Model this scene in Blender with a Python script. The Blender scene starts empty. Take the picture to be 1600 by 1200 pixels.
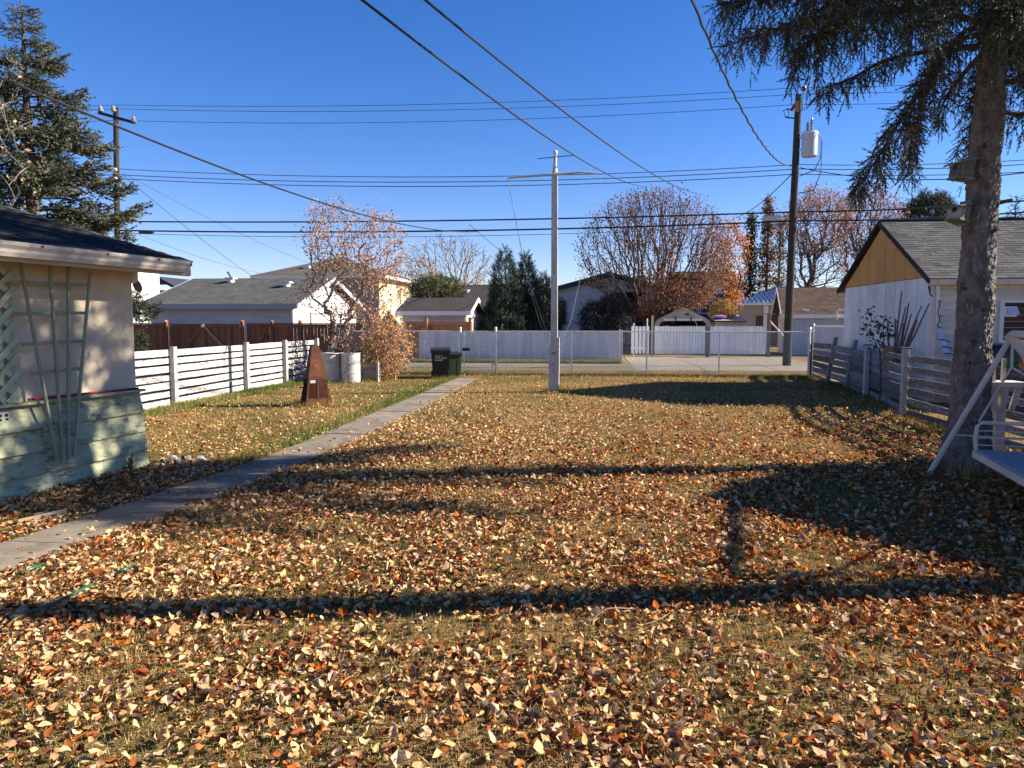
import bpy, math, random
import numpy as np
from mathutils import Vector, Matrix, noise
random.seed(7)
rng = np.random.default_rng(7)
scene = bpy.context.scene
COL = scene.collection
R = math.radians

# ------------------------------------------------------------------ camera, light, exposure
CAM_H, FPX, HORIZON, YAW = 1.85, 1150.0, 502.0, R(6.45)
PITCH = math.atan((600 - HORIZON) / FPX)
cd = bpy.data.cameras.new("camera")
cd.sensor_width = 36.0
cd.lens = 36.0 * FPX / 1600.0
cd.clip_start, cd.clip_end = 0.05, 2000
cam = bpy.data.objects.new("camera", cd)
cam.location = (0, 0, CAM_H)
cam.rotation_euler = (math.pi / 2 - PITCH, 0, YAW)
COL.objects.link(cam)
scene.camera = cam

SUN_EL, SUN_AZ = R(27.0), R(10.5)          # elevation; azimuth measured from +X towards +Y
sun_dir = Vector((math.cos(SUN_EL) * math.cos(SUN_AZ), math.cos(SUN_EL) * math.sin(SUN_AZ), math.sin(SUN_EL)))
sl = bpy.data.lights.new("sun", 'SUN')
sl.energy = 5.0
sl.angle = R(0.53)
sl.color = (1.0, 0.92, 0.79)
sun = bpy.data.objects.new("sun", sl)
sun.rotation_euler = sun_dir.to_track_quat('Z', 'Y').to_euler()
COL.objects.link(sun)

world = bpy.data.worlds.new("World")
scene.world = world
world.use_nodes = True
wn = world.node_tree
wn.nodes.clear()
sky = wn.nodes.new('ShaderNodeTexSky')
sky.sky_type = 'NISHITA'
sky.sun_disc = False
sky.sun_elevation = SUN_EL
sky.sun_rotation = math.pi / 2 - SUN_AZ
sky.altitude = 700
sky.air_density = 1.0
sky.dust_density = 0.0
sky.ozone_density = 1.6
bgn = wn.nodes.new('ShaderNodeBackground')
bgn.inputs['Strength'].default_value = 0.050
won = wn.nodes.new('ShaderNodeOutputWorld')
grade = wn.nodes.new('ShaderNodeHueSaturation')
grade.inputs['Saturation'].default_value = 1.37
tint = wn.nodes.new('ShaderNodeMix'); tint.data_type = 'RGBA'; tint.blend_type = 'MULTIPLY'
tint.inputs[0].default_value = 1.0; tint.inputs[7].default_value = (0.98, 0.93, 1.28, 1)
wn.links.new(sky.outputs[0], grade.inputs['Color'])
wn.links.new(grade.outputs[0], tint.inputs[6])
wn.links.new(tint.outputs[2], bgn.inputs[0])
wn.links.new(bgn.outputs[0], won.inputs[0])
scene.view_settings.view_transform = 'Standard'
scene.view_settings.look = 'None'
scene.view_settings.exposure = 1.55
scene.view_settings.gamma = 1.0
scene.view_settings.use_curve_mapping = False
scene.cycles.max_bounces = 6
scene.cycles.transparent_max_bounces = 8

# ------------------------------------------------------------------ where things stand
_cp, _sp, _cy, _sy = math.cos(PITCH), math.sin(PITCH), math.cos(YAW), math.sin(YAW)
def ray(px, py):
    u = (px - 800) / FPX; v = (py - 600) / FPX
    fw = _cp - v * _sp; up = -_sp - v * _cp
    return Vector((u * _cy - fw * _sy, u * _sy + fw * _cy, up))
def at(px, py, Y):
    r = ray(px, py); t = Y / r.y
    return Vector((r.x * t, Y, CAM_H + r.z * t))
def gr(px, py, z=0.0):
    r = ray(px, py); t = (z - CAM_H) / r.z
    return Vector((r.x * t, r.y * t, z))

# ------------------------------------------------------------------ materials
MATS = {}
def _mix(nt, a, b, fac, mode='MIX'):
    n = nt.nodes.new('ShaderNodeMix'); n.data_type = 'RGBA'; n.blend_type = mode
    for i, s in ((0, fac), (6, a), (7, b)):
        if hasattr(s, 'links') or isinstance(s, bpy.types.NodeSocket): nt.links.new(s, n.inputs[i])
        elif i == 0: n.inputs[0].default_value = s
        else: n.inputs[i].default_value = (*s, 1)
    return n.outputs[2]
def _ramp(nt, src, lo, hi):
    n = nt.nodes.new('ShaderNodeMapRange'); n.clamp = True
    nt.links.new(src, n.inputs[0])
    n.inputs[1].default_value = lo; n.inputs[2].default_value = hi
    return n.outputs[0]
def _noise(nt, vec, scale, detail=5, rough=.6, dist=0):
    n = nt.nodes.new('ShaderNodeTexNoise')
    nt.links.new(vec, n.inputs['Vector'])
    n.inputs['Scale'].default_value = scale; n.inputs['Detail'].default_value = detail
    n.inputs['Roughness'].default_value = rough; n.inputs['Distortion'].default_value = dist
    return n.outputs['Fac']
def mat(name, c1, c2=None, scale=5, lo=.35, hi=.65, stretch=(1, 1, 1), detail=6, rough=.75, bump=.2, bscale=None,
        spec=.3, c3=None, s3=2.0, lo3=.55, hi3=.7, st3=None, rnd=.12, metal=0.0, vcol=False, transl=0.0, brick=None, big=.18, bdist=.02):
    if name in MATS: return MATS[name]
    m = bpy.data.materials.new(name); m.use_nodes = True
    nt = m.node_tree; b = nt.nodes['Principled BSDF']; L = nt.links
    tc = nt.nodes.new('ShaderNodeTexCoord'); oi = nt.nodes.new('ShaderNodeObjectInfo')
    off = nt.nodes.new('ShaderNodeMath'); off.operation = 'MULTIPLY'; off.inputs[1].default_value = 37.0
    L.new(oi.outputs['Random'], off.inputs[0])
    va = nt.nodes.new('ShaderNodeVectorMath'); va.operation = 'ADD'
    L.new(tc.outputs['Object'], va.inputs[0])
    if rnd > 0: L.new(off.outputs[0], va.inputs[1])
    mp = nt.nodes.new('ShaderNodeMapping'); mp.inputs['Scale'].default_value = stretch
    L.new(va.outputs[0], mp.inputs['Vector'])
    vec = mp.outputs[0]
    if vcol:
        at_ = nt.nodes.new('ShaderNodeAttribute'); at_.attribute_name = 'Col'
        col = at_.outputs['Color']
        if c2 is not None:
            col = _mix(nt, col, c2, _ramp(nt, _noise(nt, vec, scale, detail), lo, hi), 'MULTIPLY')
    else:
        f = _ramp(nt, _noise(nt, vec, scale, detail), lo, hi)
        col = _mix(nt, c1, c2 if c2 else tuple(x * .8 for x in c1), f)
        if brick:
            bt = nt.nodes.new('ShaderNodeTexBrick')
            L.new(vec, bt.inputs['Vector'])
            bt.inputs['Scale'].default_value = 1.0
            bt.inputs['Brick Width'].default_value = brick[0]; bt.inputs['Row Height'].default_value = brick[1]
            bt.inputs['Mortar Size'].default_value = brick[2]
            bt.inputs['Color1'].default_value = (1, 1, 1, 1); bt.inputs['Color2'].default_value = (.6, .6, .6, 1)
            bt.inputs['Mortar'].default_value = (.35, .35, .35, 1)
            col = _mix(nt, col, bt.outputs['Color'], .9, 'MULTIPLY')
        if c3 is not None:
            if st3:
                mp3 = nt.nodes.new('ShaderNodeMapping'); mp3.inputs['Scale'].default_value = st3
                L.new(va.outputs[0], mp3.inputs['Vector']); v3 = mp3.outputs[0]
            else: v3 = vec
            col = _mix(nt, col, c3, _ramp(nt, _noise(nt, v3, s3, 7, .65), lo3, hi3))
        if big > 0:
            g = nt.nodes.new('ShaderNodeMapRange')
            L.new(_noise(nt, va.outputs[0], .9, 3), g.inputs[0])
            g.inputs[1].default_value = .3; g.inputs[2].default_value = .7
            g.inputs[3].default_value = 1 - big; g.inputs[4].default_value = 1 + big * .5
            col = _mix(nt, col, g.outputs[0], 1.0, 'MULTIPLY')
    if rnd > 0 and not vcol:
        g = nt.nodes.new('ShaderNodeMapRange'); L.new(oi.outputs['Random'], g.inputs[0])
        g.inputs[3].default_value = 1 - rnd; g.inputs[4].default_value = 1 + rnd
        col = _mix(nt, col, g.outputs[0], 1.0, 'MULTIPLY')
    L.new(col, b.inputs['Base Color'])
    b.inputs['Roughness'].default_value = rough
    b.inputs['Specular IOR Level'].default_value = spec
    b.inputs['Metallic'].default_value = metal
    if bump > 0:
        bn = nt.nodes.new('ShaderNodeBump'); bn.inputs['Strength'].default_value = bump
        bn.inputs['Distance'].default_value = bdist
        L.new(_noise(nt, vec, bscale or scale * 4, 6), bn.inputs['Height'])
        L.new(bn.outputs[0], b.inputs['Normal'])
    if transl > 0:
        tr = nt.nodes.new('ShaderNodeBsdfTranslucent'); L.new(col, tr.inputs[0])
        mx = nt.nodes.new('ShaderNodeMixShader'); mx.inputs[0].default_value = transl
        L.new(b.outputs[0], mx.inputs[1]); L.new(tr.outputs[0], mx.inputs[2])
        L.new(mx.outputs[0], nt.nodes['Material Output'].inputs[0])
    MATS[name] = m
    return m
def plain(name, c, rough=.6, metal=0.0, spec=.3, rnd=0.0, bump=.05):
    return mat(name, c, tuple(x * .86 for x in c), scale=7, rough=rough, metal=metal, spec=spec, rnd=rnd, bump=bump, big=.08)

# ------------------------------------------------------------------ objects
WM = {}
def tag(o, label=None, cat=None, group=None, kind=None):
    if label: o['label'] = label
    if cat: o['category'] = cat
    if group: o['group'] = group
    if kind: o['kind'] = kind
    return o
def thing(name, loc, label, cat, group=None, rotz=0.0, kind=None):
    o = bpy.data.objects.new(name, None)
    o.empty_display_size = .2
    COL.objects.link(o)
    o.location = loc; o.rotation_euler = (0, 0, rotz)
    WM[o.name] = Matrix.Translation(Vector(loc)) @ Matrix.Rotation(rotz, 4, 'Z')
    return tag(o, label, cat, group, kind)
def link(o, parent=None):
    COL.objects.link(o)
    if parent is not None:
        o.parent = parent
        WM[o.name] = WM[parent.name]
    else: WM[o.name] = Matrix.Identity(4)
    return o
class MB:
    def __init__(s): s.v = []; s.f = []; s.m = []
    def add(s, vs, fs, mi=0):
        n = len(s.v); s.v.extend([tuple(p) for p in vs])
        s.f.extend([tuple(i + n for i in f) for f in fs]); s.m.extend([mi] * len(fs)); return s
    def box(s, x0, x1, y0, y1, z0, z1, mi=0):
        return s.add([(x0,y0,z0),(x1,y0,z0),(x1,y1,z0),(x0,y1,z0),(x0,y0,z1),(x1,y0,z1),(x1,y1,z1),(x0,y1,z1)],
                     [(0,3,2,1),(4,5,6,7),(0,1,5,4),(1,2,6,5),(2,3,7,6),(3,0,4,7)], mi)
    def bar(s, p, q, w, h, up=(0, 0, 1), mi=0):
        p = Vector(p); q = Vector(q); x = (q - p).normalized(); up = Vector(up)
        y = up.cross(x)
        if y.length < 1e-4: y = Vector((0, 1, 0)).cross(x)
        y.normalize(); z = x.cross(y); y = y * w / 2; z = z * h / 2
        vs = [p-y-z, p+y-z, p+y+z, p-y+z, q-y-z, q+y-z, q+y+z, q-y+z]
        return s.add(vs, [(0,3,2,1),(4,5,6,7),(0,1,5,4),(1,2,6,5),(2,3,7,6),(3,0,4,7)], mi)
    def prism(s, poly, d, mi=0):
        n = len(poly); d = Vector(d); a = [Vector(p) for p in poly]; b = [p + d for p in a]
        return s.add(a + b, [tuple(range(n))[::-1], tuple(range(n, 2*n))] + [(i, (i+1) % n, n+(i+1) % n, n+i) for i in range(n)], mi)
    def tube(s, pts, r, n=6, mi=0, cap=True):
        pts = [Vector(p) for p in pts]; k = len(pts)
        if not hasattr(r, '__len__'): r = [r] * k
        vs = []; ref = None
        for i in range(k):
            t = pts[min(i+1, k-1)] - pts[max(i-1, 0)]
            if t.length < 1e-9: t = Vector((0, 0, 1))
            t.normalize()
            if ref is None: ref = Vector((0, 0, 1)) if abs(t.z) < .9 else Vector((1, 0, 0))
            a = t.cross(ref)
            if a.length < 1e-5: a = t.cross(Vector((0.3, 1, .2)))
            a.normalize(); b = t.cross(a); ref = -t.cross(t.cross(ref)) if False else ref
            for j in range(n):
                an = 2 * math.pi * j / n
                vs.append(pts[i] + (a * math.cos(an) + b * math.sin(an)) * r[i])
        fs = [(i*n+j, i*n+(j+1) % n, (i+1)*n+(j+1) % n, (i+1)*n+j) for i in range(k-1) for j in range(n)]
        if cap: fs += [tuple(range(n))[::-1], tuple(range((k-1)*n, k*n))]
        return s.add(vs, fs, mi)
    def lathe(s, prof, c, n=20, mi=0, axis='Z'):
        c = Vector(c); vs = []
        for r, z in prof:
            for j in range(n):
                a = 2*math.pi*j/n
                o = Vector((r*math.cos(a), r*math.sin(a), z))
                if axis == 'X': o = Vector((z, o.x, o.y))
                elif axis == 'Y': o = Vector((o.x, z, o.y))
                vs.append(c + o)
        k = len(prof)
        fs = [(i*n+j, i*n+(j+1) % n, (i+1)*n+(j+1) % n, (i+1)*n+j) for i in range(k-1) for j in range(n)]
        fs += [tuple(range(n))[::-1], tuple(range((k-1)*n, k*n))]
        return s.add(vs, fs, mi)
    def build(s, name, mats, parent=None, local=False, smooth=False, label=None, kind=None):
        me = bpy.data.meshes.new(name)
        vs = s.v
        if parent is not None and not local:
            inv = WM[parent.name].inverted(); vs = [tuple(inv @ Vector(p)) for p in vs]
        me.from_pydata(vs, [], s.f)
        if not isinstance(mats, (list, tuple)): mats = [mats]
        for q in mats: me.materials.append(q)
        if len(mats) > 1: me.polygons.foreach_set('material_index', s.m)
        if smooth: me.polygons.foreach_set('use_smooth', [True] * len(s.f))
        me.update()
        o = bpy.data.objects.new(name, me)
        link(o, parent)
        if label: o['label'] = label
        if kind: o['kind'] = kind
        return o
_UB = {}
def unit_board(m, var, jit=.035):
    key = (m.name, var, jit)
    if key not in _UB:
        r = random.Random(hash((var, jit)) & 0xffff)
        mb = MB(); k = 7; vs = []
        for i in range(k):
            x = i / (k - 1)
            a, b, c = (r.uniform(-1, 1) * jit for _ in range(3))
            e = .45
            vs += [(x, -.5+c*2, -e+a), (x, -e+c*2, -.5+a), (x, e+c*2, -.5+a), (x, .5+c*2, -e+a), (x, .5+c*2, e+b), (x, e+c*2, .5+b), (x, -e+c*2, .5+b), (x, -.5+c*2, e+b)]
        fs = [(i*8+j, (i+1)*8+j, (i+1)*8+(j+1) % 8, i*8+(j+1) % 8) for i in range(k-1) for j in range(8)]
        fs += [tuple(range(8)), tuple(range((k-1)*8, k*8))[::-1]]
        mb.add(vs, fs)
        me = bpy.data.meshes.new('board'); me.from_pydata(mb.v, [], [f[::-1] for f in mb.f]); me.materials.append(m); me.update()
        _UB[key] = me
    return _UB[key]
def board(parent, name, p, q, w, t, m, up=(0, 0, 1), jit=.03, label=None, local=False):
    p = Vector(p); q = Vector(q); x = q - p; L = x.length; x.normalize(); up = Vector(up)
    y = up.cross(x)
    if y.length < 1e-4: y = Vector((0, 1, 0)).cross(x)
    y.normalize(); z = x.cross(y)
    M_ = Matrix(((x.x*L, y.x*t, z.x*w, p.x), (x.y*L, y.y*t, z.y*w, p.y), (x.z*L, y.z*t, z.z*w, p.z), (0, 0, 0, 1)))
    o = bpy.data.objects.new(name, unit_board(m, random.randrange(5), jit))
    link(o, parent)
    o.matrix_basis = M_ if (local or parent is None) else WM[parent.name].inverted() @ M_
    if label: o['label'] = label
    return o
def scatter(name, tv, tf, Rm, T, mats, cols=None, parent=None, smooth=False, kind=None, flat_normals=False):
    """one mesh out of N placed copies of a small template"""
    tv = np.asarray(tv, float); N = len(T); k = len(tv)
    V = np.einsum('nij,kj->nki', Rm, tv) + np.asarray(T)[:, None, :]
    if parent is not None:
        inv = np.array(WM[parent.name].inverted())
        V = V @ inv[:3, :3].T + inv[:3, 3]
    V = V.reshape(-1, 3)
    sizes = np.array([len(f) for f in tf]); flat = np.concatenate([np.asarray(f) for f in tf])
    loops = (flat[None, :] + (np.arange(N) * k)[:, None]).ravel()
    tot = np.tile(sizes, N); st = np.concatenate([[0], np.cumsum(tot)[:-1]])
    me = bpy.data.meshes.new(name)
    me.vertices.add(len(V)); me.vertices.foreach_set('co', V.astype(np.float32).ravel())
    me.loops.add(len(loops)); me.loops.foreach_set('vertex_index', loops.astype(np.int32))
    me.polygons.add(len(tot)); me.polygons.foreach_set('loop_start', st.astype(np.int32)); me.polygons.foreach_set('loop_total', tot.astype(np.int32))
    if smooth: me.polygons.foreach_set('use_smooth', np.ones(len(tot), bool))
    me.update(calc_edges=True)
    if cols is not None:
        a = me.attributes.new('Col', 'FLOAT_COLOR', 'POINT')
        c = np.ones((N, k, 4), np.float32); c[:, :, :3] = np.asarray(cols)[:, None, :]
        a.data.foreach_set('color', c.ravel())
    me.materials.append(mats)
    o = bpy.data.objects.new(name, me)
    link(o, parent)
    if kind: o['kind'] = kind
    return o
def frames(D, roll, s):
    """rotation matrices whose X axis is D, rolled about it, scaled by s"""
    D = np.asarray(D, float); D = D / np.linalg.norm(D, axis=1, keepdims=True)
    up = np.tile([0, 0, 1.0], (len(D), 1)); up[np.abs(D[:, 2]) > .95] = [1, 0, 0]
    Yv = np.cross(up, D); Yv /= np.linalg.norm(Yv, axis=1, keepdims=True); Z = np.cross(D, Yv)
    c, s_ = np.cos(roll)[:, None], np.sin(roll)[:, None]
    Y2 = Yv * c + Z * s_; Z2 = -Yv * s_ + Z * c
    return np.stack([D, Y2, Z2], axis=2) * np.asarray(s).reshape(-1, 1, 1)
def palette(cols, n, jit=.15, w=None):
    cols = np.asarray(cols, float)
    i = rng.choice(len(cols), n, p=None if w is None else np.asarray(w) / np.sum(w))
    return np.clip(cols[i] * rng.uniform(1 - jit, 1 + jit, (n, 1)) * rng.uniform(.94, 1.06, (n, 3)), 0, 1)
# ------------------------------------------------------------------ material set
m_ground = mat('lawn soil', (.19, .125, .055), (.29, .195, .085), scale=9, c3=(.10, .105, .032), s3=.55, lo3=.5, hi3=.72, bump=.9, bscale=60, rough=.95, spec=.05, rnd=0, detail=10)
m_lane = mat('lane gravel', (.26, .205, .14), (.19, .15, .10), scale=3, c3=(.24, .21, .08), s3=.8, lo3=.52, hi3=.66, bump=.8, bscale=50, rough=.95, spec=.1, rnd=0)
m_conc = mat('old concrete', (.27, .22, .165), (.20, .165, .125), scale=5, c3=(.12, .10, .075), s3=2.2, lo3=.5, hi3=.72, bump=.35, bscale=90, rough=.9, spec=.2, rnd=.06)
m_pad = mat('pad concrete', (.30, .255, .195), (.24, .205, .155), scale=2, c3=(.22, .19, .13), s3=1.1, lo3=.56, hi3=.72, bump=.3, bscale=60, rough=.9, spec=.2, rnd=.05)
m_mulch = mat('mulch soil', (.085, .055, .035), (.17, .11, .065), scale=14, bump=1.0, bscale=50, rough=.95, spec=.1, rnd=0)
m_stucco = mat('stucco', (.66, .55, .40), (.60, .49, .35), scale=5, c3=(.42, .36, .29), s3=1.2, lo3=.6, hi3=.8, bump=.5, bscale=120, rough=.92, spec=.1, rnd=0)
m_green = mat('pale green siding', (.44, .45, .27), (.33, .34, .21), scale=5, stretch=(9, 1, 1.2), c3=(.135, .13, .115), s3=3.0, lo3=.52, hi3=.66, st3=(15, 1, 1.3), bump=.4, rough=.8, spec=.15, rnd=.12)
m_trellis = mat('green stake paint', (.31, .35, .23), (.23, .26, .175), scale=5, stretch=(6, 1, 1), c3=(.13, .14, .10), s3=2.5, lo3=.6, hi3=.7, bump=.3, rough=.8, spec=.2)
m_lattice = mat('pale green lattice', (.50, .54, .34), (.41, .44, .28), scale=5, stretch=(4, 1, 1), c3=(.24, .25, .18), s3=2.0, lo3=.6, hi3=.72, bump=.3, rough=.8, spec=.2)
m_gutter = plain('beige gutter', (.60, .52, .42), .5)
m_fascia = mat('beige fascia', (.50, .40, .29), (.42, .33, .23), scale=4, stretch=(1, 1, 1), bump=.1, rnd=0)
m_shdark = mat('dark shingle', (.038, .035, .034), (.07, .065, .062), scale=30, bump=.6, bscale=150, rough=1.0, spec=0.0, rnd=.25)
m_shgrey = mat('grey shingle', (.075, .071, .069), (.12, .115, .11), scale=40, bump=.6, bscale=160, rough=.95, spec=.15, rnd=.28)
m_peel = mat('peeling white boards', (.52, .50, .46), (.42, .40, .37), scale=4, stretch=(5, 1, 1), c3=(.085, .077, .07), s3=2.2, lo3=.54, hi3=.61, st3=(16, 2.6, 2.6), bump=.5, bscale=10, rough=.85, spec=.15, rnd=.08, detail=8)
m_peelgrey = mat('bare grey boards', (.23, .21, .195), (.115, .105, .10), scale=2.4, stretch=(5, 1, 4), c3=(.42, .41, .39), s3=2.0, lo3=.55, hi3=.63, st3=(8, 2, 2), bump=.6, bscale=10, rough=.9, spec=.1, rnd=.38, detail=8)
m_postwhite = mat('old white post', (.44, .42, .395), (.34, .325, .305), scale=3, stretch=(4, 1.5, 1.5), c3=(.30, .28, .26), s3=2.0, lo3=.58, hi3=.66, st3=(10, 2, 2), bump=.4, rough=.85, spec=.15, rnd=.1)
m_postdark = mat('bare dark post', (.17, .145, .13), (.27, .245, .225), scale=3, stretch=(5, 1, 2), bump=.5, rough=.9, spec=.1, rnd=.2)
m_cedar = mat('brown cedar', (.24, .115, .064), (.16, .076, .044), scale=3, stretch=(1, 1, 3), c3=(.085, .042, .028), s3=2.5, lo3=.58, hi3=.7, bump=.3, rough=.85, spec=.15, rnd=.25)
m_cedar2 = mat('orange cedar', (.44, .205, .085), (.31, .14, .06), scale=3, stretch=(1, 1, 3), bump=.3, rough=.85, spec=.15, rnd=.2)
m_lanefence = mat('weathered white lane fence', (.84, .82, .78), (.72, .70, .67), scale=3, stretch=(5, 2, 2), c3=(.46, .45, .44), s3=1.7, lo3=.55, hi3=.7, st3=(4, 2, 2), bump=.3, rough=.85, spec=.15, rnd=.13)
m_picket = mat('white picket', (.82, .82, .82), (.74, .74, .74), scale=3, stretch=(4, 1, 1), bump=.2, rough=.8, spec=.2, rnd=.06)
m_greyfence = mat('weathered grey lane boards', (.33, .33, .34), (.16, .155, .155), scale=2, stretch=(2, 2, 2), bump=.4, rough=.9, rnd=.5)
m_white = plain('white paint', (.76, .75, .73), .55, rnd=.03)
m_whitesid = mat('white lap siding', (.64, .61, .56), (.57, .545, .50), scale=3, stretch=(1, 6, 6), bump=.08, rough=.7, rnd=.05)
m_panelwhite = mat('white wall panel', (.72, .70, .66), (.62, .60, .57), scale=4, stretch=(3, 3, 1), c3=(.43, .42, .40), s3=3, lo3=.6, hi3=.75, bump=.3, bscale=30, rough=.85, rnd=.05)
m_ochre = mat('ochre gable panel', (.62, .31, .085), (.54, .265, .07), scale=3, stretch=(3, 3, 1), bump=.15, rough=.8, rnd=.05)
m_shadesid = mat('shade grey siding', (.50, .52, .56), (.44, .46, .50), scale=2, stretch=(1, 4, 4), bump=.08, rough=.7, rnd=.04)  # grey stands for shade on fronts turned from the sun
m_bluesid = mat('pale blue ribbed metal', (.53, .58, .66), (.47, .52, .60), scale=2, bump=.08, rough=.6, rnd=.04)
m_brownroof = mat('brown shingle', (.13, .085, .062), (.19, .125, .09), scale=6, stretch=(1, 1, 1), c3=(.09, .06, .048), s3=2.5, bump=.5, bscale=60, rough=.95, spec=.1, rnd=.1, brick=(.33, .15, .012))
m_roofgreen = mat('charcoal green shingle', (.098, .095, .088), (.15, .147, .138), scale=14, bump=.5, bscale=60, rough=.95, spec=.1, rnd=.1, brick=(.3, .12, .008))
m_roofbrown2 = mat('taupe shingle', (.135, .11, .09), (.18, .15, .12), scale=14, bump=.4, bscale=60, rough=.95, spec=.1, rnd=.1, brick=(.4, .16, .008))
m_cream = mat('cream stucco', (.70, .56, .36), (.64, .50, .31), scale=3, bump=.1, rough=.9, rnd=.04)
m_housewhite = mat('white house siding', (.68, .68, .72), (.62, .62, .66), scale=2, stretch=(1, 1, 6), bump=.05, rough=.8, rnd=.03)
m_bright = plain('bright white stucco', (.66, .64, .61), .8)
m_navy = plain('navy siding', (.035, .04, .055), .7)
m_slate = plain('slate siding', (.115, .125, .15), .8)
m_tan = plain('tan stucco', (.38, .34, .28), .85)
m_tin = plain('white tin roof', (.86, .83, .78), .9, spec=.05)
m_greentrim = plain('dark green trim', (.03, .075, .065), .6)
m_glass = mat('window glass', (.03, .035, .045), (.05, .055, .065), scale=2, rough=.08, spec=.6, bump=0, rnd=0, big=0)
m_black = plain('black plastic', (.008, .008, .0085), .45, spec=.4)
m_binlid = plain('black lid plastic', (.012, .012, .013), .5)
m_bingreen = plain('green plastic', (.022, .048, .017), .5)
m_rubber = plain('rubber', (.015, .015, .015), .8)
m_galv = plain('galvanised steel', (.68, .68, .67), .45, metal=.2, spec=.5)
m_wirewhite = plain('galvanised wire', (.80, .80, .79), .5, spec=.4)
m_rust = mat('rusty steel', (.125, .045, .024), (.08, .03, .018), scale=7, c3=(.19, .075, .036), s3=4, lo3=.6, hi3=.75, bump=.4, bscale=60, rough=.85, spec=.2, rnd=.1)
m_darksteel = mat('dark and shaded steel', (.035, .02, .016), (.06, .03, .02), scale=8, bump=.4, rough=.9, rnd=.1)  # dark tone also puts shade into the pyramid's left face
m_drum = mat('white drum paint', (.42, .40, .36), (.36, .34, .31), scale=5, c3=(.22, .15, .10), s3=7, lo3=.63, hi3=.69, bump=.2, rough=.6, rnd=.04)
m_drum2 = mat('mottled drum paint', (.50, .49, .46), (.42, .41, .38), scale=5, c3=(.07, .055, .045), s3=9, lo3=.57, hi3=.63, bump=.2, rough=.6, rnd=.04)
m_pole = mat('grey pole wood', (.06, .05, .042), (.038, .032, .028), scale=4, stretch=(6, 6, .5), bump=.5, bscale=12, rough=.9, spec=.1, rnd=.1)
m_flag = mat('flagpole paint', (.56, .54, .50), (.46, .44, .41), scale=4, stretch=(6, 6, .7), c3=(.12, .10, .085), s3=3, lo3=.58, hi3=.66, st3=(14, 14, 1.1), bump=.3, rough=.8, rnd=.04)
m_bark = mat('spruce bark', (.235, .205, .18), (.10, .086, .075), scale=11, stretch=(1, 1, .6), c3=(.32, .275, .24), s3=16, lo3=.56, hi3=.66, bump=1.0, bscale=38, rough=.95, spec=.1, rnd=0, bdist=.03)
m_bark2 = mat('grey brown bark', (.13, .105, .09), (.075, .06, .052), scale=6, stretch=(3, 3, .8), bump=.6, rough=.95, spec=.1, rnd=.1)
m_bark3 = mat('pale twig bark', (.30, .26, .24), (.21, .18, .165), scale=6, stretch=(3, 3, .8), bump=.4, rough=.95, spec=.1, rnd=.1)
m_leafv = mat('dry leaf', None, (.78, .74, .70), scale=28, lo=.4, hi=.7, rough=.75, bump=.35, bscale=45, spec=0.0, vcol=True, transl=.16, rnd=0)
m_treeleaf = mat('tree leaf', None, None, rough=.7, bump=0, spec=.15, vcol=True, transl=.35, rnd=0)
m_needle = mat('needle', None, None, rough=.6, bump=0, spec=.2, vcol=True, transl=.12, rnd=0)
m_grass = mat('grass blade', None, None, rough=.7, bump=0, spec=0.0, vcol=True, transl=.3, rnd=0)
m_wire = plain('black cable', (.012, .012, .014), .6)
m_greywire = plain('grey cable', (.06, .06, .065), .6)
m_red = plain('red paint', (.34, .02, .03), .6)
m_steelgrey = plain('painted grey tank', (.46, .48, .48), .4, spec=.5)
m_porc = plain('brown porcelain', (.10, .05, .035), .3, spec=.5)
m_porcw = plain('grey porcelain', (.26, .26, .27), .3, spec=.5)
m_greypaint = plain('grey reflector', (.20, .20, .21), .5)
m_swing = mat('cream swing paint', (.56, .51, .43), (.48, .435, .36), scale=5, c3=(.30, .22, .16), s3=6, lo3=.66, hi3=.74, bump=.1, rough=.55, rnd=.05)
m_mat = mat('blue grey mat', (.33, .335, .36), (.27, .275, .30), scale=30, bump=.3, rough=.95, rnd=0)
m_creamwood = mat('cream wood', (.60, .54, .44), (.52, .46, .37), scale=4, stretch=(3, 3, 1), c3=(.35, .29, .22), s3=4, lo3=.62, hi3=.75, bump=.2, rough=.75, rnd=.06)
m_brownply = mat('brown board', (.075, .034, .022), (.055, .026, .018), scale=3, stretch=(2, 8, 8), bump=.2, rough=.7, rnd=.2)
m_tarp = plain('black tarp', (.01, .011, .014), .35, spec=.5, bump=.4)
m_canvas = mat('beige canvas', (.47, .41, .33), (.41, .355, .285), scale=3, bump=.2, rough=.9, rnd=0)
m_boxgreen = mat('weathered nest box wood', (.20, .205, .165), (.13, .13, .105), scale=4, stretch=(2, 2, 5), bump=.4, rough=.9, rnd=.2)
m_boxpale = mat('pale nest box wood', (.44, .42, .36), (.33, .31, .26), scale=4, bump=.3, rough=.9, rnd=.1)
m_hose = plain('green hose', (.018, .095, .05), .45, spec=.4)
m_wicker = mat('wicker', (.30, .19, .10), (.2, .12, .065), scale=40, stretch=(1, 1, 3), bump=.5, rough=.8, rnd=0)
m_stick = mat('grey stick', (.16, .135, .12), (.10, .085, .075), scale=8, bump=.3, rough=.9, rnd=.2)
m_bluetape = plain('blue cord', (.03, .04, .14), .6)
m_palebl = plain('pale blue plastic', (.55, .60, .76), .6)
m_orange = plain('orange cloth', (.55, .20, .04), .8)
m_gcloth = plain('green cloth', (.03, .17, .07), .8)
m_twig = plain('bleached twig', (.36, .28, .20), .9)

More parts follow.
